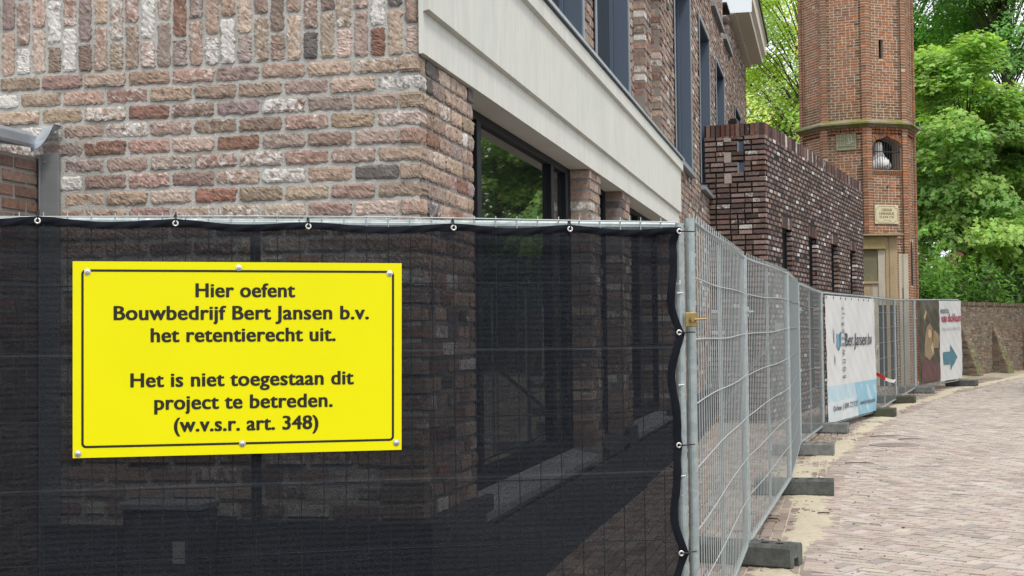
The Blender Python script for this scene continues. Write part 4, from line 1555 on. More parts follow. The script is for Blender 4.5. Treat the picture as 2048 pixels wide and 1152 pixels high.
bu.modifiers['sub'].render_levels = 2
me.materials.append(M['bust'])
tag(bu, 'white wrapped plaster bust behind bars in the tower niche', 'bust')

# ------------------------------------------------------------------ timber hoarding at the foot of the tower
hd = empty('timber_porch', (8.7, 34.5, 0), 0, 'temporary porch of raw boards and beams in front of the tower', 'porch')
hx = lambda x: x - 8.7


def board(name, x0, x1, z0, z1, y0, y1, mat):
    b = MB()
    b.box((hx(x0), y0, z0), (hx(x1), y1, z1))
    return bevel(b.build(name, mat, hd), 0.006, 1)


board('beam', 8.02, 8.772, 3.515, 3.815, -0.16, 0.0, M['wood_yellow'])
board('plywood', 8.0, 8.595, 2.757, 3.512, -0.05, -0.02, M['ply'])
board('plank', 8.0, 8.45, 0.30, 2.70, -0.06, -0.02, M['wood_tan'])
board('batten', 8.0, 8.60, 2.70, 2.755, -0.10, -0.02, M['wood_tan'])
board('plank', 8.455, 8.597, 0.30, 2.698, -0.055, -0.02, M['wood_pale'])
board('plank', 8.60, 8.772, 2.2, 3.512, -0.075, -0.02, M['wood_pale'])
board('plank', 8.774, 8.86, 0.30, 3.815, -0.09, -0.02, M['wood_tan'])
board('plank', 8.862, 9.05, 2.2, 3.815, -0.10, -0.02, M['wood_tan'])
board('plank', 9.09, 9.165, 0.3, 3.40, -0.06, -0.02, M['wood_pale'])
board('plank', 9.195, 9.315, 0.3, 3.39, -0.06, -0.02, M['wood_pale'])
board('plank', 9.17, 9.19, 2.6, 3.39, -0.055, -0.02, M['wood_pale'])
board('dark_doorway', 8.60, 9.05, 0.3, 2.198, 0.05, 0.25, M['dark'])
board('dark_doorway', 9.166, 9.194, 0.3, 2.598, 0.0, 0.02, M['dark'])
board('roof_board', 7.98, 9.16, 3.82, 3.86, -0.30, 0.3, M['wood_tan'])
board('door_leaf', 8.62, 8.66, 0.32, 2.19, -0.02, 0.04, M['anthracite'])

# ------------------------------------------------------------------ garden wall
gw = empty('garden_wall', (12.05, 39.85, 0), math.atan2(0.773, 0.634), 'weathered brick garden wall with mossy buttresses beyond the last banner', 'wall')
gb, gm = MB(), MB()
r6 = np.random.default_rng(61)
G0, G1 = -2.3, 15.0
zt_ = 2.26
rr_ = lay(G0, G1, 0.30, zt_, [], 0.062, 0.195, 0.011, 0.5, 0.3, seed=71)
emit(gb, rr_, O0, X_, Z_, -Y_, 0.1, palette(len(rr_), PAL_G, W_G, 0.16, False, r6), 0.004, rr=r6)
slab(gm, G0, G1, 0.1, zt_ + 0.01, [], O0, X_, Z_, -Y_, -0.008, 0.3)
go = gb.build('brick_face', M['brick_garden'], gw)
gm.build('mortar_joints', M['mortar_garden'], go)
gc = MB()
bb = [(G0 + i * 0.064 + 0.004, G0 + (i + 1) * 0.064 - 0.005, zt_ + 0.012, zt_ + 0.115) for i in range(int((G1 - G0) / 0.064))]
emit(gc, bb, (0, -0.03, 0), X_, Z_, -Y_, 0.36, palette(len(bb), PAL_G, W_G, 0.2, False, r6) * np.array([0.75, 0.8, 0.7, 1]), 0.006, rr=r6)
gc.build('coping', M['brick_garden'], gw)
for s_ in (0.30, 2.55, 4.9, 7.4, 9.9, 12.4):
    zb = ground_z(40 + s_ * 0.77) - 0.05
    p0, H = 0.46, 1.38
    bb_, bmm = MB(), MB()
    # sloping brick face
    vs = [(s_, 0, zb), (s_ + 0.42, 0, zb), (s_ + 0.42, -p0, zb), (s_, -p0, zb), (s_, 0, zb + H), (s_ + 0.42, 0, zb + H), (s_ + 0.42, -0.02, zb + H), (s_, -0.02, zb + H)]
    bmm.add(vs, [(3, 2, 1, 0), (4, 5, 6, 7), (3, 7, 6, 2), (0, 4, 7, 3), (1, 2, 6, 5)])
    nC = int(H / 0.07)
    cc = palette(nC * 12, PAL_G, W_G, 0.18, False, r6)
    q = 0
    slope = np.array([0, p0 - 0.02, H]); Ls = np.linalg.norm(slope); slope /= Ls
    nrm = np.array([0, -slope[2], slope[1]])
    rec = lay(0, 0.42, 0, Ls, [], 0.066, 0.195, 0.011, 0.5, 0.3, seed=int(s_ * 10))
    emit(bb_, rec, (s_, -p0, zb), X_, slope, nrm, 0.05, palette(len(rec), PAL_G, W_G, 0.18, False, r6), 0.004, out=0.008, rr=r6)
    for sx, ux in ((s_, -1), (s_ + 0.42, 1)):
        rc = []
        for i in range(nC):
            zz = i * 0.066
            wid = p0 - (p0 - 0.02) * zz / H - 0.01
            u = 0.0
            while u < wid - 0.03:
                rc.append((u, min(u + 0.19, wid), zz + 0.006, zz + 0.06)); u += 0.2
        emit(bb_, rc, (sx, 0, zb), -Y_, Z_, X_ * ux, 0.03, palette(len(rc), PAL_G, W_G, 0.18, False, r6), 0.003, out=0.007, rr=r6)
    bt = bb_.build('buttress', M['brick_garden'], gw)
    bmm.build('mortar_joints', M['mortar_garden'], bt)
    ms_ = MB()
    nu, nv_ = 7, 16
    vs = []
    for i in range(nv_):
        for j in range(nu):
            t = i / (nv_ - 1) * 0.75
            P3 = np.array([s_ + 0.02 + 0.38 * j / (nu - 1), -p0, zb]) + slope * (t * Ls) + nrm * (0.008 + 0.016 * math.sin(i * 1.9 + j * 2.3 + s_) * (1 - t * 0.6) + 0.006 * random.random() - t * 0.012)
            vs.append(P3)
    ms_.add(vs, [(i * nu + j, i * nu + j + 1, (i + 1) * nu + j + 1, (i + 1) * nu + j) for i in range(nv_ - 1) for j in range(nu - 1)])
    ms_.build('moss', M['moss'], bt, smooth=True)

# ------------------------------------------------------------------ fences
POSTS = [(0.737, 6.10, 0.19, 2.045), (1.507, 9.56, 0.213, 2.065), (2.49, 13.31, 0.255, 2.11), (3.337, 17.17, 0.292, 2.147), (4.312, 20.52, 0.268, 2.124),
         (5.837, 23.84, 0.275, 2.131), (7.175, 27.57, 0.31, 2.167), (8.535, 31.2, 0.383, 2.24), (10.382, 34.12, 0.434, 2.291)]
FGROUP = 'galvanised mesh fence panels along the street'


def fence_panel(A, B, label, pitch, hstep, front=False, stiff=(0.5,), wr=0.0022, tube_top=True, wm=None, tw_=0.021):
    """A,B = (x,y,zbottom,ztop); local x runs from A to B, local -y faces the street"""
    a, b = np.array(A[:2]), np.array(B[:2])
    L = np.linalg.norm(b - a)
    rz = math.atan2(b[1] - a[1], b[0] - a[0])
    zg = ground_z(a[1])
    rt = empty('mesh_fence', (a[0], a[1], zg), rz, label, 'fence panel', FGROUP)
    zb0, zb1, zt0, zt1 = A[2] - zg, B[2] - zg, A[3] - zg, B[3] - zg
    zbf = lambda x: zb0 + (zb1 - zb0) * x / L
    ztf = lambda x: zt0 + (zt1 - zt0) * x / L
    e0, e1 = 0.027, L - 0.027
    for x in (e0, e1):
        p = MB()
        p.tube((x, 0, 0.02), (x, 0, ztf(x) + 0.012), tw_, 14)
        p.build('post', M['galv'], rt, smooth=False)
    rr_ = 0.019 if tube_top else 0.010
    p = MB()
    p.tube((e0 + tw_, 0, ztf(e0)), (e1 - tw_, 0, ztf(e1)), rr_, 12)
    p.build('top_rail', M['galv'], rt)
    p = MB()
    p.tube((e0 + tw_, 0, zbf(e0)), (e1 - tw_, 0, zbf(e1)), 0.016, 10)
    p.build('bottom_rail', M['galv'], rt)
    for s in stiff:
        x = e0 + (e1 - e0) * s
        p = MB()
        p.box((x - 0.02, 0.004, zbf(x) + 0.017), (x + 0.02, 0.022, ztf(x) - rr_))
        p.build('stiffener', M['galv'], rt)
    w = MB()
    x = e0 + tw_ + pitch * 0.4
    yw = -(rr_ + wr) if front else -0.012
    while x < e1 - tw_ - 0.01:
        w.tube((x, yw, zbf(x) - 0.012), (x, yw, ztf(x) + 0.034), wr, 5, caps=True)
        x += pitch
    z = zb0 + 0.09
    k2 = 0
    hz_ = []
    q = ztf(0) + 0.021
    hz_.append(q - (0.0 if front else 0.02))
    q -= hstep
    while q > zb0 + 0.05:
        hz_.append(q); q -= hstep
    for q in hz_:
        sag = lambda t: 0.006 * math.sin(t * 7 + q * 5)
        pts = [(e0 + tw_ + (e1 - e0 - 2 * tw_) * t, yw - 2 * wr + 0.0, q + (zt1 - zt0) * t + sag(t)) for t in np.linspace(0, 1, 9)]
        w.path(pts, [wr * 1.15] * 9, 5)
    w.build('wire_mesh', wm or M['wire'], rt)
    return rt, L, rz, zg


# front panel running left from the corner
FO = np.array([0.715, 6.10]); FD = np.array([0.9760, 0.2178]); FN = np.array([0.2178, -0.9760])
FL = 3.5
lft = FO - FD * FL
fp = fence_panel((lft[0], lft[1], 0.19, 2.024), (FO[0] + 0.008 * FD[0], FO[1] + 0.008 * FD[1], 0.18, 2.019), 'galvanised front fence panel carrying the black netting', 0.0872, 0.2615, True, (0.497,), 0.0021)
names = ['galvanised mesh panel nearest the corner post, beside the black netting', 'mesh panel with the diagonal strut behind it, second after the corner post',
         'narrow looking mesh panel seen nearly end on between two close posts', 'grey mesh panel between the pair of close posts and the white builder banner', 'mesh panel wholly covered by the white builder banner',
         'mesh panel with red and white tape, next after the builder banner', 'open mesh panel between the taped panel and the dark painted banner', 'mesh panel carrying the dark painted banner with the arrow']
for i in range(8):
    A, B = POSTS[i], POSTS[i + 1]
    d_ = np.array([B[0] - A[0], B[1] - A[1]]); d_ /= np.linalg.norm(d_)
    sh_ = 0.024
    A2 = (A[0] + d_[0] * sh_, A[1] + d_[1] * sh_, A[2], A[3])
    B2 = (B[0] - d_[0] * sh_, B[1] - d_[1] * sh_, B[2], B[3])
    fence_panel(A2, B2, names[i], 0.118 if i < 2 else 0.125, 0.262, False, (0.5,), 0.0027 if i < 2 else 0.0028, i >= 2, M['wire'] if i < 2 else M['wire_dark'])

# concrete feet
def foot_mesh(mat):
    t = empty('concrete_block', (0, 0, 0), 0)
    prof = [(-0.36, 0.03), (-0.34, 0.0), (-0.12, 0.0), (-0.09, 0.035), (0.09, 0.035), (0.12, 0.0), (0.34, 0.0), (0.36, 0.03), (0.36, 0.11), (0.33, 0.14), (-0.33, 0.14), (-0.36, 0.11)]
    b = MB()
    # body: long axis x, notch in the end faces
    b.box((-0.35, -0.115, 0.0), (0.35, 0.115, 0.14))
    me_ = b.build('block', mat, t)
    bmx = bmesh.new()
    bmx.from_mesh(me_.data)
    bmesh.ops.delete(bmx, geom=list(bmx.verts), context='VERTS')
    # profile across the width (y,z) with hand hold notch only near the ends
    secs = [(-0.35, True), (-0.30, True), (-0.2995, False), (0.2995, False), (0.30, True), (0.35, True)]
    rings = []
    for x, nt in secs:
        h = 0.055 if nt else 0.002
        c = 0.018
        pr = [(-0.115 + c * .6, 0), (-0.04, 0), (-0.04, h), (0.04, h), (0.04, 0), (0.115 - c * .6, 0), (0.115, c * .6), (0.115, 0.14 - c), (0.115 - c, 0.14), (-0.115 + c, 0.14), (-0.115, 0.14 - c), (-0.115, c * .6)]
        rings.append([bmx.verts.new((x, y, z)) for y, z in pr])
    for ra, rb in zip(rings[:-1], rings[1:]):
        m = len(ra)
        for i in range(m):
            j = (i + 1) % m
            bmx.faces.new((ra[i], ra[j], rb[j], rb[i]))
    bmx.faces.new(rings[0][::-1])
    bmx.faces.new(rings[-1])
    bmesh.ops.recalc_face_normals(bmx, faces=bmx.faces)
    bmx.to_mesh(me_.data)
    bmx.free()
    bevel(me_, 0.008, 2, 40)
    h = MB()
    for xx in (-0.22, -0.1, 0.02, 0.14, 0.24):
        h.rot([(0.026, 0.0), (0.026, 0.002)], (xx, 0, 0.1402), 12)
    h.build('sockets', M['dark'], t)
    return t


ft0 = foot_mesh(M['concrete'])
foot_info = [(1, 'dark', 'nearest concrete fence foot, big dark block with a notched end', 0.0), (2, 'dark', 'second concrete fence foot from the camera, with blackened front face', 0.06),
             (3, 'conc', 'pale grey clean concrete fence foot, third from the camera', 0.06), (4, 'conc', 'grey concrete block at the near end of the white builder banner', 0.02), (5, 'moss', 'mossy green concrete block under the far end of the builder banner', 0.02),
             (6, 'moss', 'dark low concrete block beneath the panel with the red tape', 0.02), (7, 'conc', 'grey concrete block at the near end of the dark painted banner', 0.05), (8, 'dark', 'almost black concrete block beneath the white arrow banner', 0.05)]


def copy_tree(o, parent=None):
    c = o.copy()
    COL.objects.link(c)
    if parent is not None:
        c.parent = parent
    for ch in [q for q in bpy.data.objects if q.parent == o]:
        copy_tree(ch, c)
    return c


mm = {'dark': M['concrete_dark'], 'conc': M['concrete'], 'moss': M['concrete_moss']}
feet_proto = {}
for idx, kind, lab, sh_ in foot_info:
    A = POSTS[idx]
    Bp, Bn = POSTS[max(0, idx - 1)], POSTS[min(8, idx + 1)]
    d_ = np.array([Bn[0] - Bp[0], Bn[1] - Bp[1]]); d_ /= np.linalg.norm(d_)
    nrm_ = np.array([d_[1], -d_[0]])
    if idx == 1:
        f_ = ft0
    else:
        f_ = copy_tree(ft0)
    for ch in [q for q in bpy.data.objects if q.parent == f_]:
        if ch.name.startswith('block'):
            if ch.data.users > 1 and ch.data.materials[0] != mm[kind]:
                ch.data = ch.data.copy()
            ch.data.materials[0] = mm[kind]
    f_.location = (A[0] + nrm_[0] * (-0.02 + sh_), A[1] + nrm_[1] * (-0.02 + sh_), ground_z(A[1]) + 0.003)
    f_.rotation_euler = (0, 0, math.atan2(nrm_[1], nrm_[0]) + (-0.29 if idx == 1 else random.uniform(-0.10, 0.02)))
    tag(f_, lab, 'concrete block', 'concrete blocks under the fence')

# couplers (brass coloured clamp at the corner, small bolts further on)
def coupler(loc, rz, mat, label, s=1.0):
    t = empty('fence_coupler', loc, rz, label, 'coupler', 'fence couplers')
    p = MB(); p.box((-0.032 * s, -0.03, -0.035 * s), (0.028 * s, -0.022, 0.035 * s))
    bevel(p.build('plate', mat, t), 0.003)
    p = MB(); p.rot([(0.012 * s, 0), (0.012 * s, 0.012)], (0, 0, 0), 6)
    v_ = np.concatenate(p.v); p.v = [np.stack([v_[:, 0], -0.03 - v_[:, 2], v_[:, 1]], 1)]
    p.build('nut', mat, t)
    p = MB(); p.tube((0.0, -0.036, 0), (0.075 * s, -0.036, 0.002), 0.0052 * s, 8)
    p.build('bolt', mat, t)
    return t


fr_ang = math.atan2(FD[1], FD[0])
coupler((0.735, 6.10, 1.63), fr_ang, M['brass'], 'brass coloured clamp joining the two posts at the corner', 0.85)
coupler((1.505, 9.54, 1.71), 1.0, M['galv'], 'small steel clamp on the second fence post', 0.9)
coupler((3.337, 17.15, 1.83), 1.0, M['galv'], 'small steel clamp on the post before the grey panel', 0.9)
coupler((8.535, 31.18, 1.85), 0.9, M['galv'], 'small steel clamp on the post where the dark painted banner starts', 1.1)

# strut bracing the fence from the inside
st = empty('fence_strut', (2.465, 13.3, 0), 0, 'diagonal galvanised strut propping the fence from the inside', 'strut')
p = MB(); p.tube((-0.04, 0.05, 1.62), (1.80 - 2.465, 15.9 - 13.3, 0.16), 0.019, 10)
p.build('tube', M['galv'], st)
p = MB(); p.box((1.80 - 2.465 - 0.1, 2.5, 0.135), (1.80 - 2.465 + 0.1, 2.7, 0.15))
p.build('foot_plate', M['galv'], st)
p = MB(); p.box((-0.08, 0.03, 1.59), (0.0, 0.05, 1.66))
p.build('bracket', M['galv'], st)

# ------------------------------------------------------------------ netting with hem, eyelets and ties
net = empty('shade_netting', (FO[0], FO[1], 0), fr_ang, 'black shade netting tied to the front fence panel', 'netting')
# local x along the fence (0 = corner), local -y towards the camera
EY = [-3.02, -2.564, -2.06, -1.554, -0.979, -0.497, -0.035]
EZ = [2.03, 2.022, 2.016, 2.007, 2.004, 2.002, 1.994]
ER = [1.994, 1.577, 1.114, 0.674, 0.25]


def net_top(x):
    z = np.interp(x, EY, EZ)
    for a, b in zip(EY[:-1], EY[1:]):
        if a <= x <= b:
            t = (x - a) / (b - a)
            return z + 0.014 - 0.016 * math.sin(math.pi * t) ** 1.5
    return z + 0.014


def net_right(z):
    for a, b in zip(ER[:-1], ER[1:]):
        if b <= z <= a:
            t = (a - z) / (a - b)
            return -0.022 - 0.034 * math.sin(math.pi * t) ** 0.8 - 0.008 * math.sin(t * 9 + a * 7)
    return -0.022


def net_y(x, z):
    e = math.exp(-((2.02 - z) / 0.12))
    ed = math.exp(-((0 - x) / 0.07))
    w = 0.006 * math.sin(x * 5 + z * 3) + 0.004 * math.sin(x * 11 - z * 6) + 0.004 * math.sin(z * 17 + x * 2)
    fold = 0.012 * math.sin((z + 0.10 * x + 0.02 * math.sin(x * 4)) * 48) * math.exp(-((z - 1.93) / 0.075) ** 2)
    hem = 0.010 * math.sin(z * 24) * ed + 0.006 * math.sin(x * 23) * e
    pull = 0
    for q in EY[1:]:
        pull += 0.006 * math.exp(-((x - q) / 0.09) ** 2) * math.exp(-(2.02 - z) / 0.10)
    return -0.036 - abs(w) - fold * 0.6 + hem + pull


NXN, NZN = 190, 110
vs = []
for j in range(NZN):
    for i in range(NXN):
        x = -3.02 + 3.02 * i / (NXN - 1)
        tz = j / (NZN - 1)
        zt = net_top(x)
        z = 0.16 + (zt - 0.16) * tz
        xr = net_right(z)
        x2 = -3.02 + (xr + 3.02) * i / (NXN - 1)
        vs.append((x2, net_y(x2, z), z))
nm = MB()
fsN = [(j * NXN + i, j * NXN + i + 1, (j + 1) * NXN + i + 1, (j + 1) * NXN + i) for j in range(NZN - 1) for i in range(NXN - 1)]
nm.add(vs, fsN)
no = nm.build('net_sheet', M['net'], net, smooth=True)
# hems: double fabric strips, top and right
hm = MB()
vs = []
HX, HZ = 300, 6
for i in range(HX):
    x = -3.02 + (3.02 - 0.024) * i / (HX - 1)
    zt = net_top(x)
    for j in range(HZ):
        z = zt + 0.004 - 0.028 * j / (HZ - 1)
        bulge = 0.004 * math.sin(math.pi * j / (HZ - 1))
        vs.append((x, net_y(x, z) - 0.004 - bulge - 0.002 * math.sin(x * 60 + j), z))
hm.add(vs, [(i * HZ + j, i * HZ + j + 1, (i + 1) * HZ + j + 1, (i + 1) * HZ + j) for i in range(HX - 1) for j in range(HZ - 1)])
vs = []
for i in range(HX):
    z = 0.17 + (1.985 - 0.17) * i / (HX - 1)
    for j in range(HZ):
        x = net_right(z) + 0.003 - 0.034 * j / (HZ - 1)
        bulge = 0.004 * math.sin(math.pi * j / (HZ - 1))
        vs.append((x, net_y(x, z) - 0.0045 - bulge - 0.002 * math.sin(z * 70 + j * 2), z))
hm.add(vs, [(i * HZ + j, (i + 1) * HZ + j, (i + 1) * HZ + j + 1, i * HZ + j + 1) for i in range(HX - 1) for j in range(HZ - 1)])
hm.build('hem', M['hem'], net, smooth=True)


def ring(c, R, r, seg=18, ss=7):
    m = MB()
    vs, fs = [], []
    for i in range(seg):
        a = 2 * math.pi * i / seg
        for j in range(ss):
            b = 2 * math.pi * j / ss
            rr = R + r * math.cos(b)
            vs.append((c[0] + rr * math.cos(a), c[1] + r * 0.6 * math.sin(b), c[2] + rr * math.sin(a)))
    for i in range(seg):
        for j in range(ss):
            fs.append((i * ss + j, ((i + 1) % seg) * ss + j, ((i + 1) % seg) * ss + (j + 1) % ss, i * ss + (j + 1) % ss))
    m.add(vs, fs)
    return m


for x, z in list(zip(EY[1:], EZ[1:])) + [(-0.040, ER[1]), (-0.048, ER[2]), (-0.048, ER[3])]:
    yy = net_y(x, z) - 0.012
    ring((x, yy, z), 0.0088, 0.0038).build('eyelet', M['steel'], net, smooth=True)
    t = MB()
    if x > -0.06:   # side ties reach round the post
        t.path([(x, yy - 0.001, z), (x + 0.02, yy - 0.004, z), (x + 0.05, -0.036, z + 0.001), (x + 0.075, -0.030, z + 0.001)], [0.003, 0.0032, 0.003, 0.0025], 6)
    else:
        t.path([(x, yy - 0.001, z), (x + 0.002, yy - 0.002, z + 0.016), (x - 0.001, -0.028, z + 0.032), (x + 0.003, -0.012, z + 0.046)], [0.003, 0.0036, 0.0036, 0.002], 6)
        t.box((x - 0.006, -0.034, z + 0.024), (x + 0.005, -0.024, z + 0.034))
    t.build('cable_tie', M['black_plastic'], net)
for z in (1.74, 1.36, 0.985):
    t = MB()
    t.tube((-0.034, -0.024, z), (-0.014, -0.024, z + 0.002), 0.002, 6)
    t.tube((-0.038, -0.024, z), (-0.034, -0.024, z), 0.003, 6)
    t.build('white_tie', M['white_plastic'], net)

# ------------------------------------------------------------------ yellow sign
SG = empty('warning_sign', (FO[0] + FD[0] * -1.816, FO[1] + FD[1] * -1.816, 0), fr_ang, 'bright yellow warning sign with black lettering screwed to the netting', 'sign')
# panel's own 2-D units are metres from its lower left corner
SW, SH = 1.243, 0.735
c_tl, c_tr, c_br, c_bl = (-2.437, 1.870), (-1.191, 1.862), (-1.198, 1.129), (-2.438, 1.132)


def s2(x, y):
    u, v = x / SW, y / SH
    a = [(1 - u) * ((1 - v) * p + v * q) + u * ((1 - v) * r + v * s) for p, q, r, s in zip(c_bl, c_tl, c_br, c_tr)]
    return a[0] + 1.816, a[1]


SY = -0.058


def s3(x, y, lift=0.0):
    a, b = s2(x, y)
    bow = 0.004 * math.sin(math.pi * x / SW)
    return (a, SY - 0.004 - lift - bow, b)


NXS, NYS = 25, 13
vs = [s3(SW * i / (NXS - 1), SH * j / (NYS - 1), 0) for j in range(NYS) for i in range(NXS)]
bk = [(a, b + 0.005, c) for a, b, c in vs]
K = len(vs)
fs = [(j * NXS + i, j * NXS + i + 1, (j + 1) * NXS + i + 1, (j + 1) * NXS + i) for j in range(NYS - 1) for i in range(NXS - 1)]
per = [i for i in range(NXS)] + [j * NXS + NXS - 1 for j in range(1, NYS)] + [(NYS - 1) * NXS + i for i in range(NXS - 2, -1, -1)] + [j * NXS for j in range(NYS - 2, 0, -1)]
fs2 = [tuple(q + K for q in f)[::-1] for f in fs] + [(per[(i + 1) % len(per)], per[i], per[i] + K, per[(i + 1) % len(per)] + K) for i in range(len(per))]
sgm = MB(); sgm.add(vs + bk, fs + fs2)
sgm.build('panel', M['yellow'], SG)
# border line with rounded corners, slightly inset
bl_, br_, bt_, bb_ = 0.031, SW - 0.030, SH - 0.030, 0.036
rad, th = 0.018, 0.0088
bd_ = MB()
loopO, loopI = [], []
for (cx_, cy_, a0) in ((br_ - rad, bt_ - rad, 0), (bl_ + rad, bt_ - rad, 90), (bl_ + rad, bb_ + rad, 180), (br_ - rad, bb_ + rad, 270)):
    for q in range(6):
        a = math.radians(a0 + 18 * q)
        loopO.append((cx_ + rad * math.cos(a), cy_ + rad * math.sin(a)))
        loopI.append((cx_ + (rad - th) * math.cos(a), cy_ + (rad - th) * math.sin(a)))
def dens(lp, lq):
    o, i_ = [], []
    n_ = len(lp)
    for k2 in range(n_):
        a, b = np.array(lp[k2]), np.array(lp[(k2 + 1) % n_])
        c, d = np.array(lq[k2]), np.array(lq[(k2 + 1) % n_])
        m_ = max(1, int(np.linalg.norm(b - a) / 0.05))
        for s in range(m_):
            o.append(a + (b - a) * s / m_); i_.append(c + (d - c) * s / m_)
    return o, i_
lo1, li1 = dens(loopO, loopI)
n_ = len(lo1)
bd_.add([s3(p[0], p[1], 0.0008) for p in lo1] + [s3(p[0], p[1], 0.0008) for p in li1], [(i, (i + 1) % n_, n_ + (i + 1) % n_, n_ + i) for i in range(n_)])
bd_.build('border_line', M['print_black'], SG)
# lettering: x fractions measured on the panel
tx = MB()
fx = lambda px: (px - 148) / 651 * SW
fy = lambda py, px: None
def line(body, x0, x1, yb, cap_px):
    # yb = baseline in picture rows at the sign's own scale (left/right heights interpolate)
    xm = (x0 + x1) / 2
    t = (xm - 148) / 651
    top = 524 + (528 - 524) * t
    bot = 914 + (897 - 914) * t
    v = (bot - yb) / (bot - top) * SH
    put_text(tx, body, (fx(x0), fx(x1), v, cap_px / (bot - top) * SH), 0.0027, lambda x, y, l: s3(x, y, 0.0008 + l), spacing=1.04, xh=1.06)
line('Hier oefent', 385, 580, 595, 26.5)
line('Bouwbedrijf Bert Jansen b.v.', 227, 730, 639.5, 26.5)
line('het retentierecht uit.', 298, 662, 683, 26.5)
line('Het is niet toegestaan dit', 259, 699, 770.5, 26.5)
line('project te betreden.', 305, 656, 815, 26.5)
line('(w.v.s.r. art. 348)', 343, 627, 858.5, 26.5)
tx.build('lettering', M['print_black'], SG)
for (px, py) in ((176, 545), (469, 537), (774, 548), (158, 905), (476, 885), (788, 883)):
    t = (px - 148) / 651
    top, bot = 524 + 4 * t, 914 - 17 * t
    x, y = fx(px), (bot - py) / (bot - top) * SH
    c = s3(x, y, 0.001)
    s = MB()
    s.rot([(0.0125, 0.0), (0.0125, 0.0015), (0.0075, 0.002), (0.007, 0.005), (0.004, 0.007)], (0, 0, 0), 16)
    v_ = np.concatenate(s.v)
    s.v = [np.stack([v_[:, 0] + c[0], c[1] - v_[:, 2], v_[:, 1] + c[2]], 1)]
    so2 = s.build('screw', M['steel'], SG)
    s = MB()
    s.box((c[0] - 0.003, c[1] - 0.0078, c[2] - 0.0008), (c[0] + 0.003, c[1] - 0.0072, c[2] + 0.0008))
    s.build('slot', M['print_black'], so2)


# ------------------------------------------------------------------ banners
def banner(iA, iB, label, x0f, x1f, z0, z1):
    A, B = POSTS[iA], POSTS[iB]
    a, b = np.array(A[:2]), np.array(B[:2])
    L = np.linalg.norm(b - a)
    rz = math.atan2(b[1] - a[1], b[0] - a[0])
    t = empty('banner', (a[0], a[1], 0), rz, label, 'banner')
    W = L * (x1f - x0f)
    def to3(x, y, l=0.0):
        u, v = x / W, y / (z1 - z0)
        zb = (A[2] + (B[2] - A[2]) * (x0f + u * (x1f - x0f)))
        zt = (A[3] + (B[3] - A[3]) * (x0f + u * (x1f - x0f)))
        Hh = zt - zb
        z = zb + z0 + (Hh - (1.86 - z1) - z0) * v
        wr_ = 0.014 * math.sin(u * 38 + v * 5 + 1.2 * math.sin(v * 4)) * (0.25 + 0.75 * v) + 0.008 * math.sin(u * 17 - v * 9) + 0.006 * math.sin((u + v * 0.8) * 47)
        return (L * x0f + x, -0.06 - l - wr_ * 0.55, z)
    return t, W, z1 - z0, to3


def sheet(t, name, mat, to3, x0, x1, y0, y1, lift, nx=60, ny=50):
    m = MB()
    vs = [to3(x0 + (x1 - x0) * i / (nx - 1), y0 + (y1 - y0) * j / (ny - 1), lift) for j in range(ny) for i in range(nx)]
    m.add(vs, [(j * nx + i, j * nx + i + 1, (j + 1) * nx + i + 1, (j + 1) * nx + i) for j in range(ny - 1) for i in range(nx - 1)])
    return m.build(name, mat, t, smooth=True)


def poly(mb, pts, to3, lift):
    """filled polygon draped on the banner through small triangles"""
    tri = tessellate_polygon([[Vector((p[0], p[1], 0)) for p in pts]])
    bmx = bmesh.new()
    vv = [bmx.verts.new((p[0], p[1], 0)) for p in pts]
    for a in tri:
        try:
            bmx.faces.new([vv[i] for i in a])
        except ValueError:
            pass
    for _ in range(4):
        es = [e for e in bmx.edges if e.calc_length() > 0.12]
        if es:
            bmesh.ops.subdivide_edges(bmx, edges=es, cuts=1)
    bmesh.ops.triangulate(bmx, faces=bmx.faces)
    idx = {v: i for i, v in enumerate(bmx.verts)}
    mb.add([to3(v.co.x, v.co.y, lift) for v in bmx.verts], [tuple(idx[v] for v in f.verts) for f in bmx.faces])
    bmx.free()


t, W, H, to3 = banner(4, 5, 'white builder banner with blue band, wrinkled, hung on the fence', 0.015, 0.985, 0.03, 1.83)
bn = sheet(t, 'cloth', M['banner_white'], to3, 0, W, 0, H, 0)
sheet(bn, 'pale_band', M['banner_pale'], to3, 0.0, W, 0.0 * H, 0.285 * H, 0.003, 50, 16).scale = (1, 1, 1)
p_ = MB()
poly(p_, [(0.62 * W, 0.004), (W * 0.998, 0.004), (W * 0.998, 0.28 * H), (0.52 * W, 0.28 * H)], to3, 0.006)
pts = [(0.0, 0.15 * H)]
for i in range(9):
    xx = W * (0.02 + i * 0.065)
    hh = (0.205 + 0.03 * (i % 3)) * H
    pts += [(xx, 0.185 * H), (xx, hh), (xx + W * 0.036, hh), (xx + W * 0.036, 0.185 * H)]
pts += [(0.60 * W, 0.185 * H), (0.60 * W, 0.15 * H)]
p2_ = MB()
poly(p2_, pts, to3, 0.0045)
p2_.build('skyline', M['banner_mid'], bn)
p_.build('blue_field', M['banner_blue'], bn)
p_ = MB()
poly(p_, [(0.0, 0.0), (0.58 * W, 0.0), (0.5 * W, 0.16 * H), (0.0, 0.16 * H)], to3, 0.0075)
p_.build('faded_corner', M['banner_fade'], bn)
lg = MB()
poly(lg, [(0.19 * W, 0.70 * H), (0.225 * W, 0.69 * H), (0.225 * W, 0.585 * H), (0.205 * W, 0.575 * H), (0.19 * W, 0.60 * H)], to3, 0.008)
lg.build('logo_light', M['print_teal_light'], bn)
lg = MB()
poly(lg, [(0.226 * W, 0.69 * H), (0.262 * W, 0.715 * H), (0.262 * W, 0.60 * H), (0.226 * W, 0.58 * H)], to3, 0.008)
poly(lg, [(0.205 * W, 0.573 * H), (0.226 * W, 0.578 * H), (0.245 * W, 0.588 * H), (0.226 * W, 0.56 * H)], to3, 0.0085)
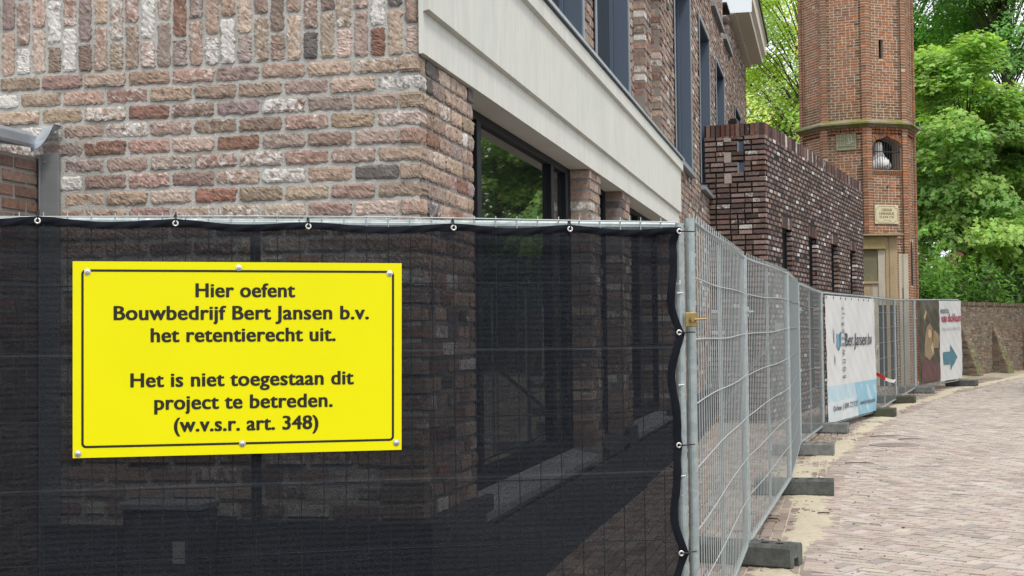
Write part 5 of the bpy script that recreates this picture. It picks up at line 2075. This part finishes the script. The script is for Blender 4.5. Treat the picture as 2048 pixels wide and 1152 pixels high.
lg.build('logo_dark', M['print_teal'], bn)
lg = MB()
poly(lg, [(0.10 * W, 0.745 * H), (0.14 * W, 0.70 * H), (0.15 * W, 0.62 * H), (0.12 * W, 0.63 * H)], to3, 0.008)
poly(lg, [(0.13 * W, 0.53 * H), (0.16 * W, 0.50 * H), (0.17 * W, 0.50 * H), (0.15 * W, 0.44 * H)], to3, 0.008)
lg.build('logo_grey', M['print_grey'], bn)
lt_ = MB()
put_text(lt_, 'Bert Jansen bv', (0.345 * W, 0.905 * W, 0.595 * H, 0.105 * H), 0.0035, lambda x, y, l: to3(x, y, 0.013 + l))
lt_.build('name_lettering', M['print_dark'], bn)
lt_ = MB()
vs, fs = text_mesh('BOUWBEDRIJF', 1.0, 0, 1.9)
x0, x1 = vs[:, 0].min(), vs[:, 0].max()
lt_.add([to3(0.335 * W - a[1] * 0.062 * W / 0.685, 0.335 * H + (a[0] - x0) / (x1 - x0) * 0.58 * H, 0.013) for a in vs], fs)
lt_.add([to3(0.335 * W - a[1] * 0.062 * W / 0.685 + 0.011, 0.337 * H + (a[0] - x0) / (x1 - x0) * 0.58 * H, 0.0135) for a in vs], fs)
lt_.build('upright_lettering', M['print_mid'], bn)
lt_ = MB()
c3 = lambda x, y, l: to3(x, y, 0.013 + l)
for nm_, body, fit, bold in (('town_lettering', 'Ochten', (0.09, 0.25, 0.085, 0.04), 0.004), ('divider_line', '|', (0.285, 0.29, 0.085, 0.04), 0.002),
                             ('phone_digits', '0344', (0.31, 0.395, 0.085, 0.045), 0.003), ('phone_digits', '22', (0.415, 0.457, 0.085, 0.045), 0.003), ('phone_digits', '71', (0.472, 0.508, 0.085, 0.045), 0.003), ('phone_digits', '20', (0.522, 0.565, 0.085, 0.045), 0.003), ('web_lettering', 'www.bertjansen.nl', (0.62, 0.95, 0.085, 0.04), 0.003)):
    lt_ = MB()
    put_text(lt_, body, (fit[0] * W, fit[1] * W, fit[2] * H, fit[3] * H), bold, c3)
    lt_.build(nm_, M['print_mid'], bn)
ev = MB()
for i in range(9):
    q = ring((0, 0, 0), 0.014, 0.006, 10, 5)
    v_ = np.concatenate(q.v)
    c = to3(W * (0.02 + 0.96 * i / 8), H * 0.985, 0.006)
    ev.add(v_ + np.array(c), q.f[0])
ev.build('eyelets', M['print_mid'], t)

t, W, H, to3 = banner(7, 8, 'banner split between a dark painted scene and a white half with a teal arrow', 0.03, 0.99, 0.05, 1.84)
bn2 = sheet(t, 'cloth', M['banner_white'], to3, 0.47 * W, W, 0, H, 0, 40, 50)
pic = sheet(t, 'picture_cloth', M['picture'], to3, 0.0, 0.469 * W, 0, H, 0, 40, 50)
pm = MB()
poly(pm, [(0.10 * W, 0.80 * H), (0.16 * W, 0.90 * H), (0.18 * W, 0.86 * H), (0.13 * W, 0.77 * H)], to3, 0.008)
blob = lambda cx_, cy_, rx, ry, n=14, s=1: [(W * (cx_ + rx * math.cos(2 * math.pi * i / n) * (1 + 0.14 * math.sin(i * 2.7 + s))), H * (cy_ + ry * math.sin(2 * math.pi * i / n) * (1 + 0.1 * math.sin(i * 1.9 + s)))) for i in range(n)]
poly(pm, blob(0.235, 0.60, 0.032, 0.05), to3, 0.012)
poly(pm, [(0.25 * W, 0.44 * H), (0.29 * W, 0.50 * H), (0.31 * W, 0.40 * H), (0.28 * W, 0.36 * H)], to3, 0.012)
pm.build('pale_shapes', M['pic_warm'], pic)
pm = MB()
poly(pm, [(0.11 * W, 0.34 * H), (0.12 * W, 0.50 * H), (0.16 * W, 0.66 * H), (0.24 * W, 0.73 * H), (0.30 * W, 0.66 * H), (0.29 * W, 0.50 * H), (0.33 * W, 0.36 * H), (0.22 * W, 0.28 * H)], to3, 0.0085)
poly(pm, [(0.30 * W, 0.42 * H), (0.32 * W, 0.64 * H), (0.37 * W, 0.63 * H), (0.43 * W, 0.58 * H), (0.43 * W, 0.42 * H)], to3, 0.0085)
pm.build('ochre_shapes', M['pic_ochre'], pic)
pm = MB()
poly(pm, [(0.04 * W, 0.03 * H), (0.05 * W, 0.25 * H), (0.14 * W, 0.31 * H), (0.30 * W, 0.23 * H), (0.462 * W, 0.22 * H), (0.462 * W, 0.03 * H)], to3, 0.010)
pm.build('wine_shapes', M['pic_wine'], pic)
pm = MB()
poly(pm, [(0.54 * W, 0.20 * H), (0.54 * W, 0.36 * H), (0.71 * W, 0.36 * H), (0.71 * W, 0.44 * H), (0.88 * W, 0.28 * H), (0.71 * W, 0.12 * H), (0.71 * W, 0.20 * H)], to3, 0.010)
pm.build('arrow', M['print_teal'], bn2)
pm = MB()
put_text(pm, 'marius', (0.50 * W, 0.70 * W, 0.845 * H, 0.075 * H), 0.004, lambda x, y, l: to3(x, y, 0.013 + l))
pm.build('upper_lettering', M['print_mid'], bn2)
pm = MB()
put_text(pm, 'van dokkum', (0.51 * W, 0.985 * W, 0.735 * H, 0.105 * H), 0.006, lambda x, y, l: to3(x, y, 0.013 + l))
pm.build('red_lettering', M['print_red'], bn2)
pm = MB()
put_text(pm, 'museum harderwijk', (0.53 * W, 0.95 * W, 0.63 * H, 0.045 * H), 0.0, lambda x, y, l: to3(x, y, 0.013 + l))
pm.build('faint_lettering', M['print_grey'], bn2)

# barrier tape
tp_ = MB()
def ribbon(pts, w, m):
    vs = []
    for p in pts:
        vs += [(p[0], p[1], p[2] - w / 2), (p[0] + 0.012, p[1] - 0.01, p[2] + w / 2)]
    m.add(vs, [(2 * i, 2 * i + 2, 2 * i + 3, 2 * i + 1) for i in range(len(pts) - 1)])
tpe = empty('barrier_tape', (5.95, 24.0, 0), 0, 'torn strip of red and white barrier tape fluttering from the fence', 'tape')
m1, m2 = MB(), MB()
ribbon([(0.0, 0.15, 0.885), (0.05, 0.1, 0.86), (0.10, 0.08, 0.83), (0.14, 0.07, 0.80)], 0.05, m1)
ribbon([(0.14, 0.068, 0.80), (0.20, 0.05, 0.775), (0.26, 0.04, 0.76), (0.30, 0.05, 0.775)], 0.05, m2)
m1.build('red_part', M['tape_red'], tpe); m2.build('white_part', M['tape_white'], tpe)
tpe2 = empty('barrier_tape', (6.2, 25.05, 0), 0, 'short knot of red and white tape tied inside the fence mesh', 'tape')
m1, m2 = MB(), MB()
ribbon([(0.0, 0.0, 1.12), (0.015, 0.0, 1.18), (0.01, 0.0, 1.26)], 0.05, m1)
ribbon([(0.01, 0.0, 1.26), (0.0, 0.0, 1.32), (0.04, 0.0, 1.33)], 0.05, m2)
m2.tube((0.005, 0, 1.1), (-0.01, 0.01, 0.75), 0.006, 5)
m1.build('red_part', M['tape_red'], tpe2); m2.build('white_part', M['tape_white'], tpe2)

# crumbs of mortar, chips and dry bits lying along the fence
lb2 = MB()
m = 900
yy = 7.5 + 26 * rng.random(m) ** 1.6
ex = np.interp(yy, [e[0] for e in EDGE], [e[1] for e in EDGE])
xx = ex + rng.normal(-0.35, 0.38, m)
sz = rng.uniform(0.003, 0.011, m)
base8 = np.array([(-1, -1, 0), (1, -1, 0), (1, 1, 0), (-1, 1, 0), (-.6, -.7, 1), (.7, -.5, 1), (.5, .7, 1), (-.7, .5, 1)], float)
Q = base8[None] * sz[:, None, None] * rng.uniform(0.5, 1.6, (m, 8, 3))
Q[:, :, 2] *= 0.5
ang = rng.uniform(0, 6.28, m)
ca, sn = np.cos(ang)[:, None], np.sin(ang)[:, None]
Q = np.stack([Q[..., 0] * ca - Q[..., 1] * sn + xx[:, None], Q[..., 0] * sn + Q[..., 1] * ca + yy[:, None], Q[..., 2] + 0.0085 * yy[:, None] + 0.001], -1)
cl = np.array([(0.06, 0.045, 0.035), (0.12, 0.08, 0.05), (0.4, 0.37, 0.32), (0.2, 0.17, 0.13)])[rng.integers(0, 4, m)]
lb2.add_many(Q, BOX_T, np.concatenate([cl, np.ones((m, 1))], 1))
tag(lb2.build('litter', M['paver']), kind='stuff')

# manhole cover and fallen twigs
mh = MB()
mh.rot([(0.31, -0.01), (0.31, 0.006), (0.29, 0.009), (0.27, 0.006), (0.05, 0.006), (0.02, 0.009)], (4.76, 18.39, ground_z(18.39)), 28)
for i in range(-4, 5):
    for j in range(-4, 5):
        if i * i + j * j < 17:
            mh.box((4.76 + i * 0.055 - 0.015, 18.39 + j * 0.055 - 0.015, ground_z(18.39) + 0.006), (4.76 + i * 0.055 + 0.015, 18.39 + j * 0.055 + 0.015, ground_z(18.39) + 0.0095))
tag(mh.build('manhole_cover', simple('cast_iron', (0.27, 0.235, 0.21), 0.8, 0.2, 0.3, var=0.3, scale=15), loc=(4.76, 18.39, ground_z(18.39))), 'round worn manhole cover set flush in the brick road', 'manhole cover')
TW = [((1.62, 10.9), 0.35, 0.17, 'thin brown twig lying nearest on the sand beside the first fence foot'), ((2.0, 11.6), -0.9, 0.15, 'short dark twig on the sand between the first two fence feet'),
      ((2.45, 11.9), 0.1, 0.12, 'tiny twig on the sand close to the kerb'), ((2.25, 13.9), -0.1, 0.30, 'longer twig just beyond the second fence foot'),
      ((4.75, 19.6), 0.25, 0.55, 'branching brown twig on the kerb past the pale fence foot'), ((5.0, 19.1), 0.1, 0.42, 'bent twig next to the manhole cover'), ((3.6, 16.0), 0.05, 0.35, 'straight twig on the road beside the third fence foot')]
for (p, a, ln, lab) in TW:
    z = ground_z(p[1]) + 0.012
    m = MB()
    d_ = np.array([math.cos(a), math.sin(a)])
    pts = [(p[0] + d_[0] * ln * t + 0.02 * math.sin(t * 5), p[1] + d_[1] * ln * t + 0.02 * math.cos(t * 6), z + 0.006 * math.sin(t * 4)) for t in np.linspace(0, 1, 6)]
    m.path(pts, [0.006, 0.006, 0.005, 0.005, 0.004, 0.002], 6)
    q = pts[2]
    m.path([q, (q[0] + d_[1] * ln * 0.2 + d_[0] * 0.05, q[1] - d_[0] * ln * 0.2 + 0.03, z + 0.012)], [0.004, 0.002], 5)
    tag(m.build('twig', M['twig'], loc=(p[0], p[1], z)), lab, 'twig', 'twigs fallen beside the fence')


# ------------------------------------------------------------------ trees
def leaf_template(kind):
    if kind == 'maple':     # three broad lobes, folded
        def kite(a, l, w):
            ca, sa = math.cos(a), math.sin(a)
            pts = [(0, 0, 0), (l * 0.45, -w, 0.04), (l, 0, -0.07), (l * 0.45, w, 0.04)]
            return [(x * ca - y * sa, x * sa + y * ca, z) for x, y, z in pts]
        vs = kite(0, 1.0, 0.30) + kite(0.95, 0.85, 0.27) + kite(-0.95, 0.85, 0.27)
        fs = [(0, 1, 2, 3), (4, 5, 6, 7), (8, 9, 10, 11)]
    elif kind == 'long':
        vs = [(0, 0, 0), (0.4, -0.16, 0.03), (0.75, -0.12, 0.0), (1.0, 0, -0.1), (0.75, 0.12, 0.0), (0.4, 0.16, 0.03)]
        fs = [(0, 1, 2, 3), (0, 3, 4, 5)]
    else:
        vs = [(0, 0, 0), (0.45, -0.32, 0.05), (1.0, 0, -0.08), (0.45, 0.32, 0.05)]
        fs = [(0, 1, 2, 3)]
    return np.array(vs), fs


def leaves(mb, pos, nrm, size, cols, kind, rr):
    T, fs = leaf_template(kind)
    n = len(pos)
    nrm = nrm / np.linalg.norm(nrm, axis=1, keepdims=True)
    r = rr.normal(0, 1, (n, 3))
    xa = np.cross(nrm, r)
    xa /= np.linalg.norm(xa, axis=1, keepdims=True)
    ya = np.cross(nrm, xa)
    P = pos[:, None, :] + size[:, None, None] * (T[None, :, 0:1] * xa[:, None, :] + T[None, :, 1:2] * ya[:, None, :] + T[None, :, 2:3] * nrm[:, None, :])
    mb.add_many(P, fs, cols)


def tree(name, label, cat, base, height, trunk_r, crown_c, crown_r, nclus, per, lsize, pal, kind, seed, group=None, flat=0.45, cl_r=(0.7, 1.2), fork=0.35, shell=(0.5, 1.0), droop=0.3, zmin=None):
    rr = np.random.default_rng(seed)
    pr = random.Random(seed)
    base = np.array(base, float)
    cc = np.array(crown_c, float) - base
    cr = np.array(crown_r, float)
    rt = empty(name, base, 0, label, cat, group)
    # cluster centres
    d = rr.normal(0, 1, (nclus * 3, 3)); d /= np.linalg.norm(d, axis=1, keepdims=True)
    rad = rr.uniform(shell[0], shell[1], (len(d), 1)) ** 0.7
    wob = 1 + 0.18 * np.sin(d[:, 0:1] * 5 + seed) * np.cos(d[:, 2:3] * 4 + seed * 2)
    pts = cc + d * rad * cr * wob
    if zmin is not None:
        pts = pts[pts[:, 2] + base[2] > zmin]
    pts = pts[:nclus]
    # trunk and limbs
    b = MB()
    top = np.array([cc[0] * 0.85, cc[1] * 0.85, cc[2] + cr[2] * 0.55])
    tr = [np.array([0, 0, -0.1])]
    for t in (0.2, 0.4, 0.6, 0.8, 1.0):
        tr.append(np.array([top[0] * t ** 1.4 + 0.12 * pr.gauss(0, 1) * t, top[1] * t ** 1.4 + 0.12 * pr.gauss(0, 1) * t, top[2] * t]))
    b.path(tr, [trunk_r * 1.25, trunk_r, trunk_r * 0.82, trunk_r * 0.6, trunk_r * 0.36, trunk_r * 0.12], 9)
    b.build('trunk', M['bark'], rt, smooth=True)
    lm_ = MB()
    for p in pts:
        t0 = min(0.95, max(fork, (p[2] * 0.75) / max(top[2], 0.1)))
        s = np.array([np.interp(t0, [0, .2, .4, .6, .8, 1.0], [q[i] for q in tr]) for i in range(3)])
        mid = s * 0.45 + p * 0.55 + np.array([0, 0, 0.12 * np.linalg.norm(p - s)]) * 0.6 + rr.normal(0, 0.12, 3)
        L_ = np.linalg.norm(p - s)
        r0_ = min(0.042, trunk_r * 0.07 + 0.004 * L_)
        lm_.path([s, s * 0.75 + mid * 0.25 + rr.normal(0, 0.05, 3), mid, mid * 0.4 + p * 0.6, p], [r0_, r0_ * 0.8, r0_ * 0.55, r0_ * 0.35, r0_ * 0.12], 5)
    lm_.build('limbs', M['bark'], rt, smooth=True)
    # leaves
    mb = MB()
    pal = np.array(pal)
    for p in pts:
        R = rr.uniform(*cl_r)
        n = int(per * rr.uniform(0.6, 1.35) * (R / np.mean(cl_r)) ** 2)
        out = (p - cc) / cr
        out = out / (np.linalg.norm(out) + 1e-6)
        q = rr.normal(0, 1, (n, 3)); q /= np.linalg.norm(q, axis=1, keepdims=True)
        q *= rr.uniform(0.15, 1, (n, 1)) ** 0.5 * R
        q[:, 2] *= flat
        rxy = np.hypot(q[:, 0], q[:, 1])
        q[:, 2] -= droop * rxy ** 2 / R
        pos = p + q
        nr = np.array([0, 0, 1.0]) + 0.7 * out + rr.normal(0, 0.42, (n, 3)) + q * 0.25 / R
        base_c = pal[rr.integers(0, len(pal))]
        tone = rr.normal(1.0, 0.16)
        c = np.clip(2.15 * base_c * tone * rr.normal(1, 0.16, (n, 1)) * rr.normal(1, 0.05, (n, 3)), 0.004, 0.75)
        cols = np.concatenate([c, np.ones((n, 1))], 1)
        leaves(mb, pos, nr, lsize * rr.uniform(0.65, 1.2, n), cols, kind, rr)
    mb.build('crown', M['leaf'], rt)
    return rt


MAPLE = [(0.115, 0.185, 0.052), (0.14, 0.215, 0.06), (0.092, 0.155, 0.046), (0.165, 0.24, 0.07)]
MAPLE2 = [(0.09, 0.15, 0.045), (0.106, 0.172, 0.05), (0.074, 0.128, 0.04), (0.128, 0.195, 0.056)]
DARK = [(0.035, 0.07, 0.022), (0.045, 0.09, 0.026), (0.055, 0.10, 0.03), (0.03, 0.06, 0.02)]
LIME = [(0.225, 0.30, 0.085), (0.27, 0.345, 0.10), (0.185, 0.255, 0.075), (0.30, 0.37, 0.12)]
gz = ground_z
# bright maple right of the tower
tree('maple_tree', 'bright yellow-green maple tree standing beside the tower', 'tree', (14.6, 46.5, gz(46)), 10, 0.20, (14.6, 46.3, 6.6), (2.7, 2.2, 4.2), 88, 230, 0.165, MAPLE, 'maple', 101, 'trees behind the garden wall', cl_r=(0.6, 1.05), zmin=2.6)
tree('maple_tree', 'duller green maple tree behind the mossy buttresses of the garden wall', 'tree', (18.2, 48.0, gz(48)), 10, 0.22, (18.0, 47.8, 6.0), (2.9, 2.4, 3.9), 74, 240, 0.17, MAPLE2, 'maple', 102, 'trees behind the garden wall', cl_r=(0.6, 1.1), zmin=2.4)
tree('maple_tree', 'bright maple tree seen only mirrored in the big ground floor window', 'tree', (20.5, 42.0, gz(42)), 11, 0.22, (20.5, 42.0, 6.2), (2.9, 2.8, 4.3), 60, 300, 0.20, MAPLE, 'maple', 103, 'trees behind the garden wall', cl_r=(0.6, 1.1))
tree('plane_tree', 'dark tree mirrored beside the maple in the big ground floor window', 'tree', (15.2, 27.5, gz(28)), 12, 0.3, (15.2, 27.5, 6.2), (3.0, 3.4, 4.5), 70, 300, 0.17, DARK, 'leaf', 104, 'trees behind the garden wall', cl_r=(0.6, 1.2))
# tall dark trees far right
tree('ivy_tree', 'tall dark ivy-clad tree with a bare forked trunk above the duller maple', 'tree', (21.2, 61.0, gz(61)), 22, 0.55, (20.6, 61.0, 13.0), (3.8, 3.0, 8.0), 150, 480, 0.18, [tuple(x * 2.2 for x in q) for q in DARK], 'leaf', 105, 'tall trees in the distance', cl_r=(0.7, 1.4), flat=0.8)
tree('ivy_tree', 'tall dark green tree showing above the top of the bright maple', 'tree', (17.6, 66.0, gz(66)), 22, 0.5, (17.4, 66.0, 14.5), (4.2, 3.0, 8.0), 170, 520, 0.19, [tuple(x * 2.6 for x in q) for q in DARK], 'leaf', 106, 'tall trees in the distance', cl_r=(0.8, 1.4), flat=0.8)
# trees left of the tower
tree('lime_tree', 'light green tree whose crown touches the tower shaft above the annex', 'tree', (11.6, 56.0, gz(56)), 18, 0.35, (11.2, 56.0, 10.5), (3.5, 3.2, 7.8), 165, 400, 0.145, LIME, 'leaf', 107, 'trees behind the tower', cl_r=(0.7, 1.25), flat=0.7)
tree('lime_tree', 'light green tree rising behind the cornice of the new building', 'tree', (7.6, 60.0, gz(60)), 18, 0.35, (8.4, 60.0, 11.0), (3.6, 3.2, 8.2), 165, 400, 0.15, LIME, 'leaf', 108, 'trees behind the tower', cl_r=(0.7, 1.25), flat=0.7)


def shrub(label, base, R, h, n, lsize, pal, kind, seed):
    rr = np.random.default_rng(seed)
    rt = empty('shrub', base, 0, label, 'shrub', 'shrubs behind the garden wall')
    b = MB()
    mb = MB()
    pal = np.array(pal)
    for i in range(16):
        a = rr.uniform(0, 6.28); r_ = rr.uniform(0.2, 1) * R
        tip = np.array([r_ * math.cos(a), r_ * math.sin(a), h * rr.uniform(0.55, 1.0)])
        b.path([(0, 0, 0), tuple(tip * np.array([0.35, 0.35, 0.5])), tuple(tip)], [0.03, 0.02, 0.006], 5)
        m = n // 16
        t = rr.uniform(0.25, 1.05, (m, 1))
        pos = tip * t * np.concatenate([t ** 0.4, t ** 0.4, np.ones((m, 1))], 1) + rr.normal(0, 0.20, (m, 3))
        nr = np.array([0, -0.5, 0.8]) + rr.normal(0, 0.5, (m, 3))
        c = np.clip(1.9 * pal[rr.integers(0, len(pal))] * rr.normal(1, 0.2, (m, 1)), 0.004, 0.4)
        leaves(mb, pos, nr, lsize * rr.uniform(0.6, 1.2, m), np.concatenate([c, np.ones((m, 1))], 1), kind, rr)
    b.build('stems', M['bark'], rt)
    mb.build('foliage', M['leaf'], rt)


LAUR = [(0.05, 0.11, 0.02), (0.07, 0.15, 0.025), (0.09, 0.18, 0.03), (0.035, 0.08, 0.018)]
shrub('laurel shrub with long leaves directly beside the tower', (11.9, 42.2, gz(42)), 1.0, 3.6, 3600, 0.24, LAUR, 'long', 201)
shrub('laurel shrub under the bright maple, behind the garden wall', (13.5, 43.8, gz(43)), 1.2, 3.2, 3600, 0.24, LAUR, 'long', 202)
shrub('dark shrub under the duller maple behind the garden wall', (15.4, 45.3, gz(45)), 1.2, 3.0, 3600, 0.22, DARK, 'long', 203)
shrub('dark shrub behind the last stretch of garden wall', (17.4, 47.0, gz(47)), 1.3, 3.2, 3600, 0.22, LAUR, 'long', 204)
shrub('dark conifer-like bush close behind the tower corner', (11.7, 45.0, gz(45)), 0.8, 5.2, 4200, 0.16, DARK, 'long', 205)

# house glimpsed far behind the trees
hs_ = empty('brick_house', (29.5, 78, gz(78)), 0.25, 'house with orange tiled roof glimpsed through the trees', 'house')
m = MB(); m.box((-5, -4, 0), (5, 4, 3.6)); m.build('wall', M['render_wall'], hs_)
m = MB(); m.add([(-5.4, -4.4, 3.6), (5.4, -4.4, 3.6), (5.4, 4.4, 3.6), (-5.4, 4.4, 3.6), (-5.4, 0, 7.2), (5.4, 0, 7.2)], [(0, 1, 5, 4), (2, 3, 4, 5), (0, 4, 3), (1, 2, 5), (3, 2, 1, 0)])
ro = m.build('roof', M['roof_tile'], hs_)
m = MB(); m.box((2.4, -0.4, 6.6), (3.2, 0.4, 8.1)); m.build('chimney', M['brick_garden'], ro)
for x in (-3.4, -0.6, 2.4):
    m = MB(); m.box((x - 0.6, -4.05, 1.0), (x + 0.6, -3.98, 2.5)); wo_ = m.build('window', M['white_paint'], hs_)
    m = MB(); m.box((x - 0.5, -4.08, 1.1), (x + 0.5, -4.055, 2.4)); m.build('pane', M['glass'], wo_)
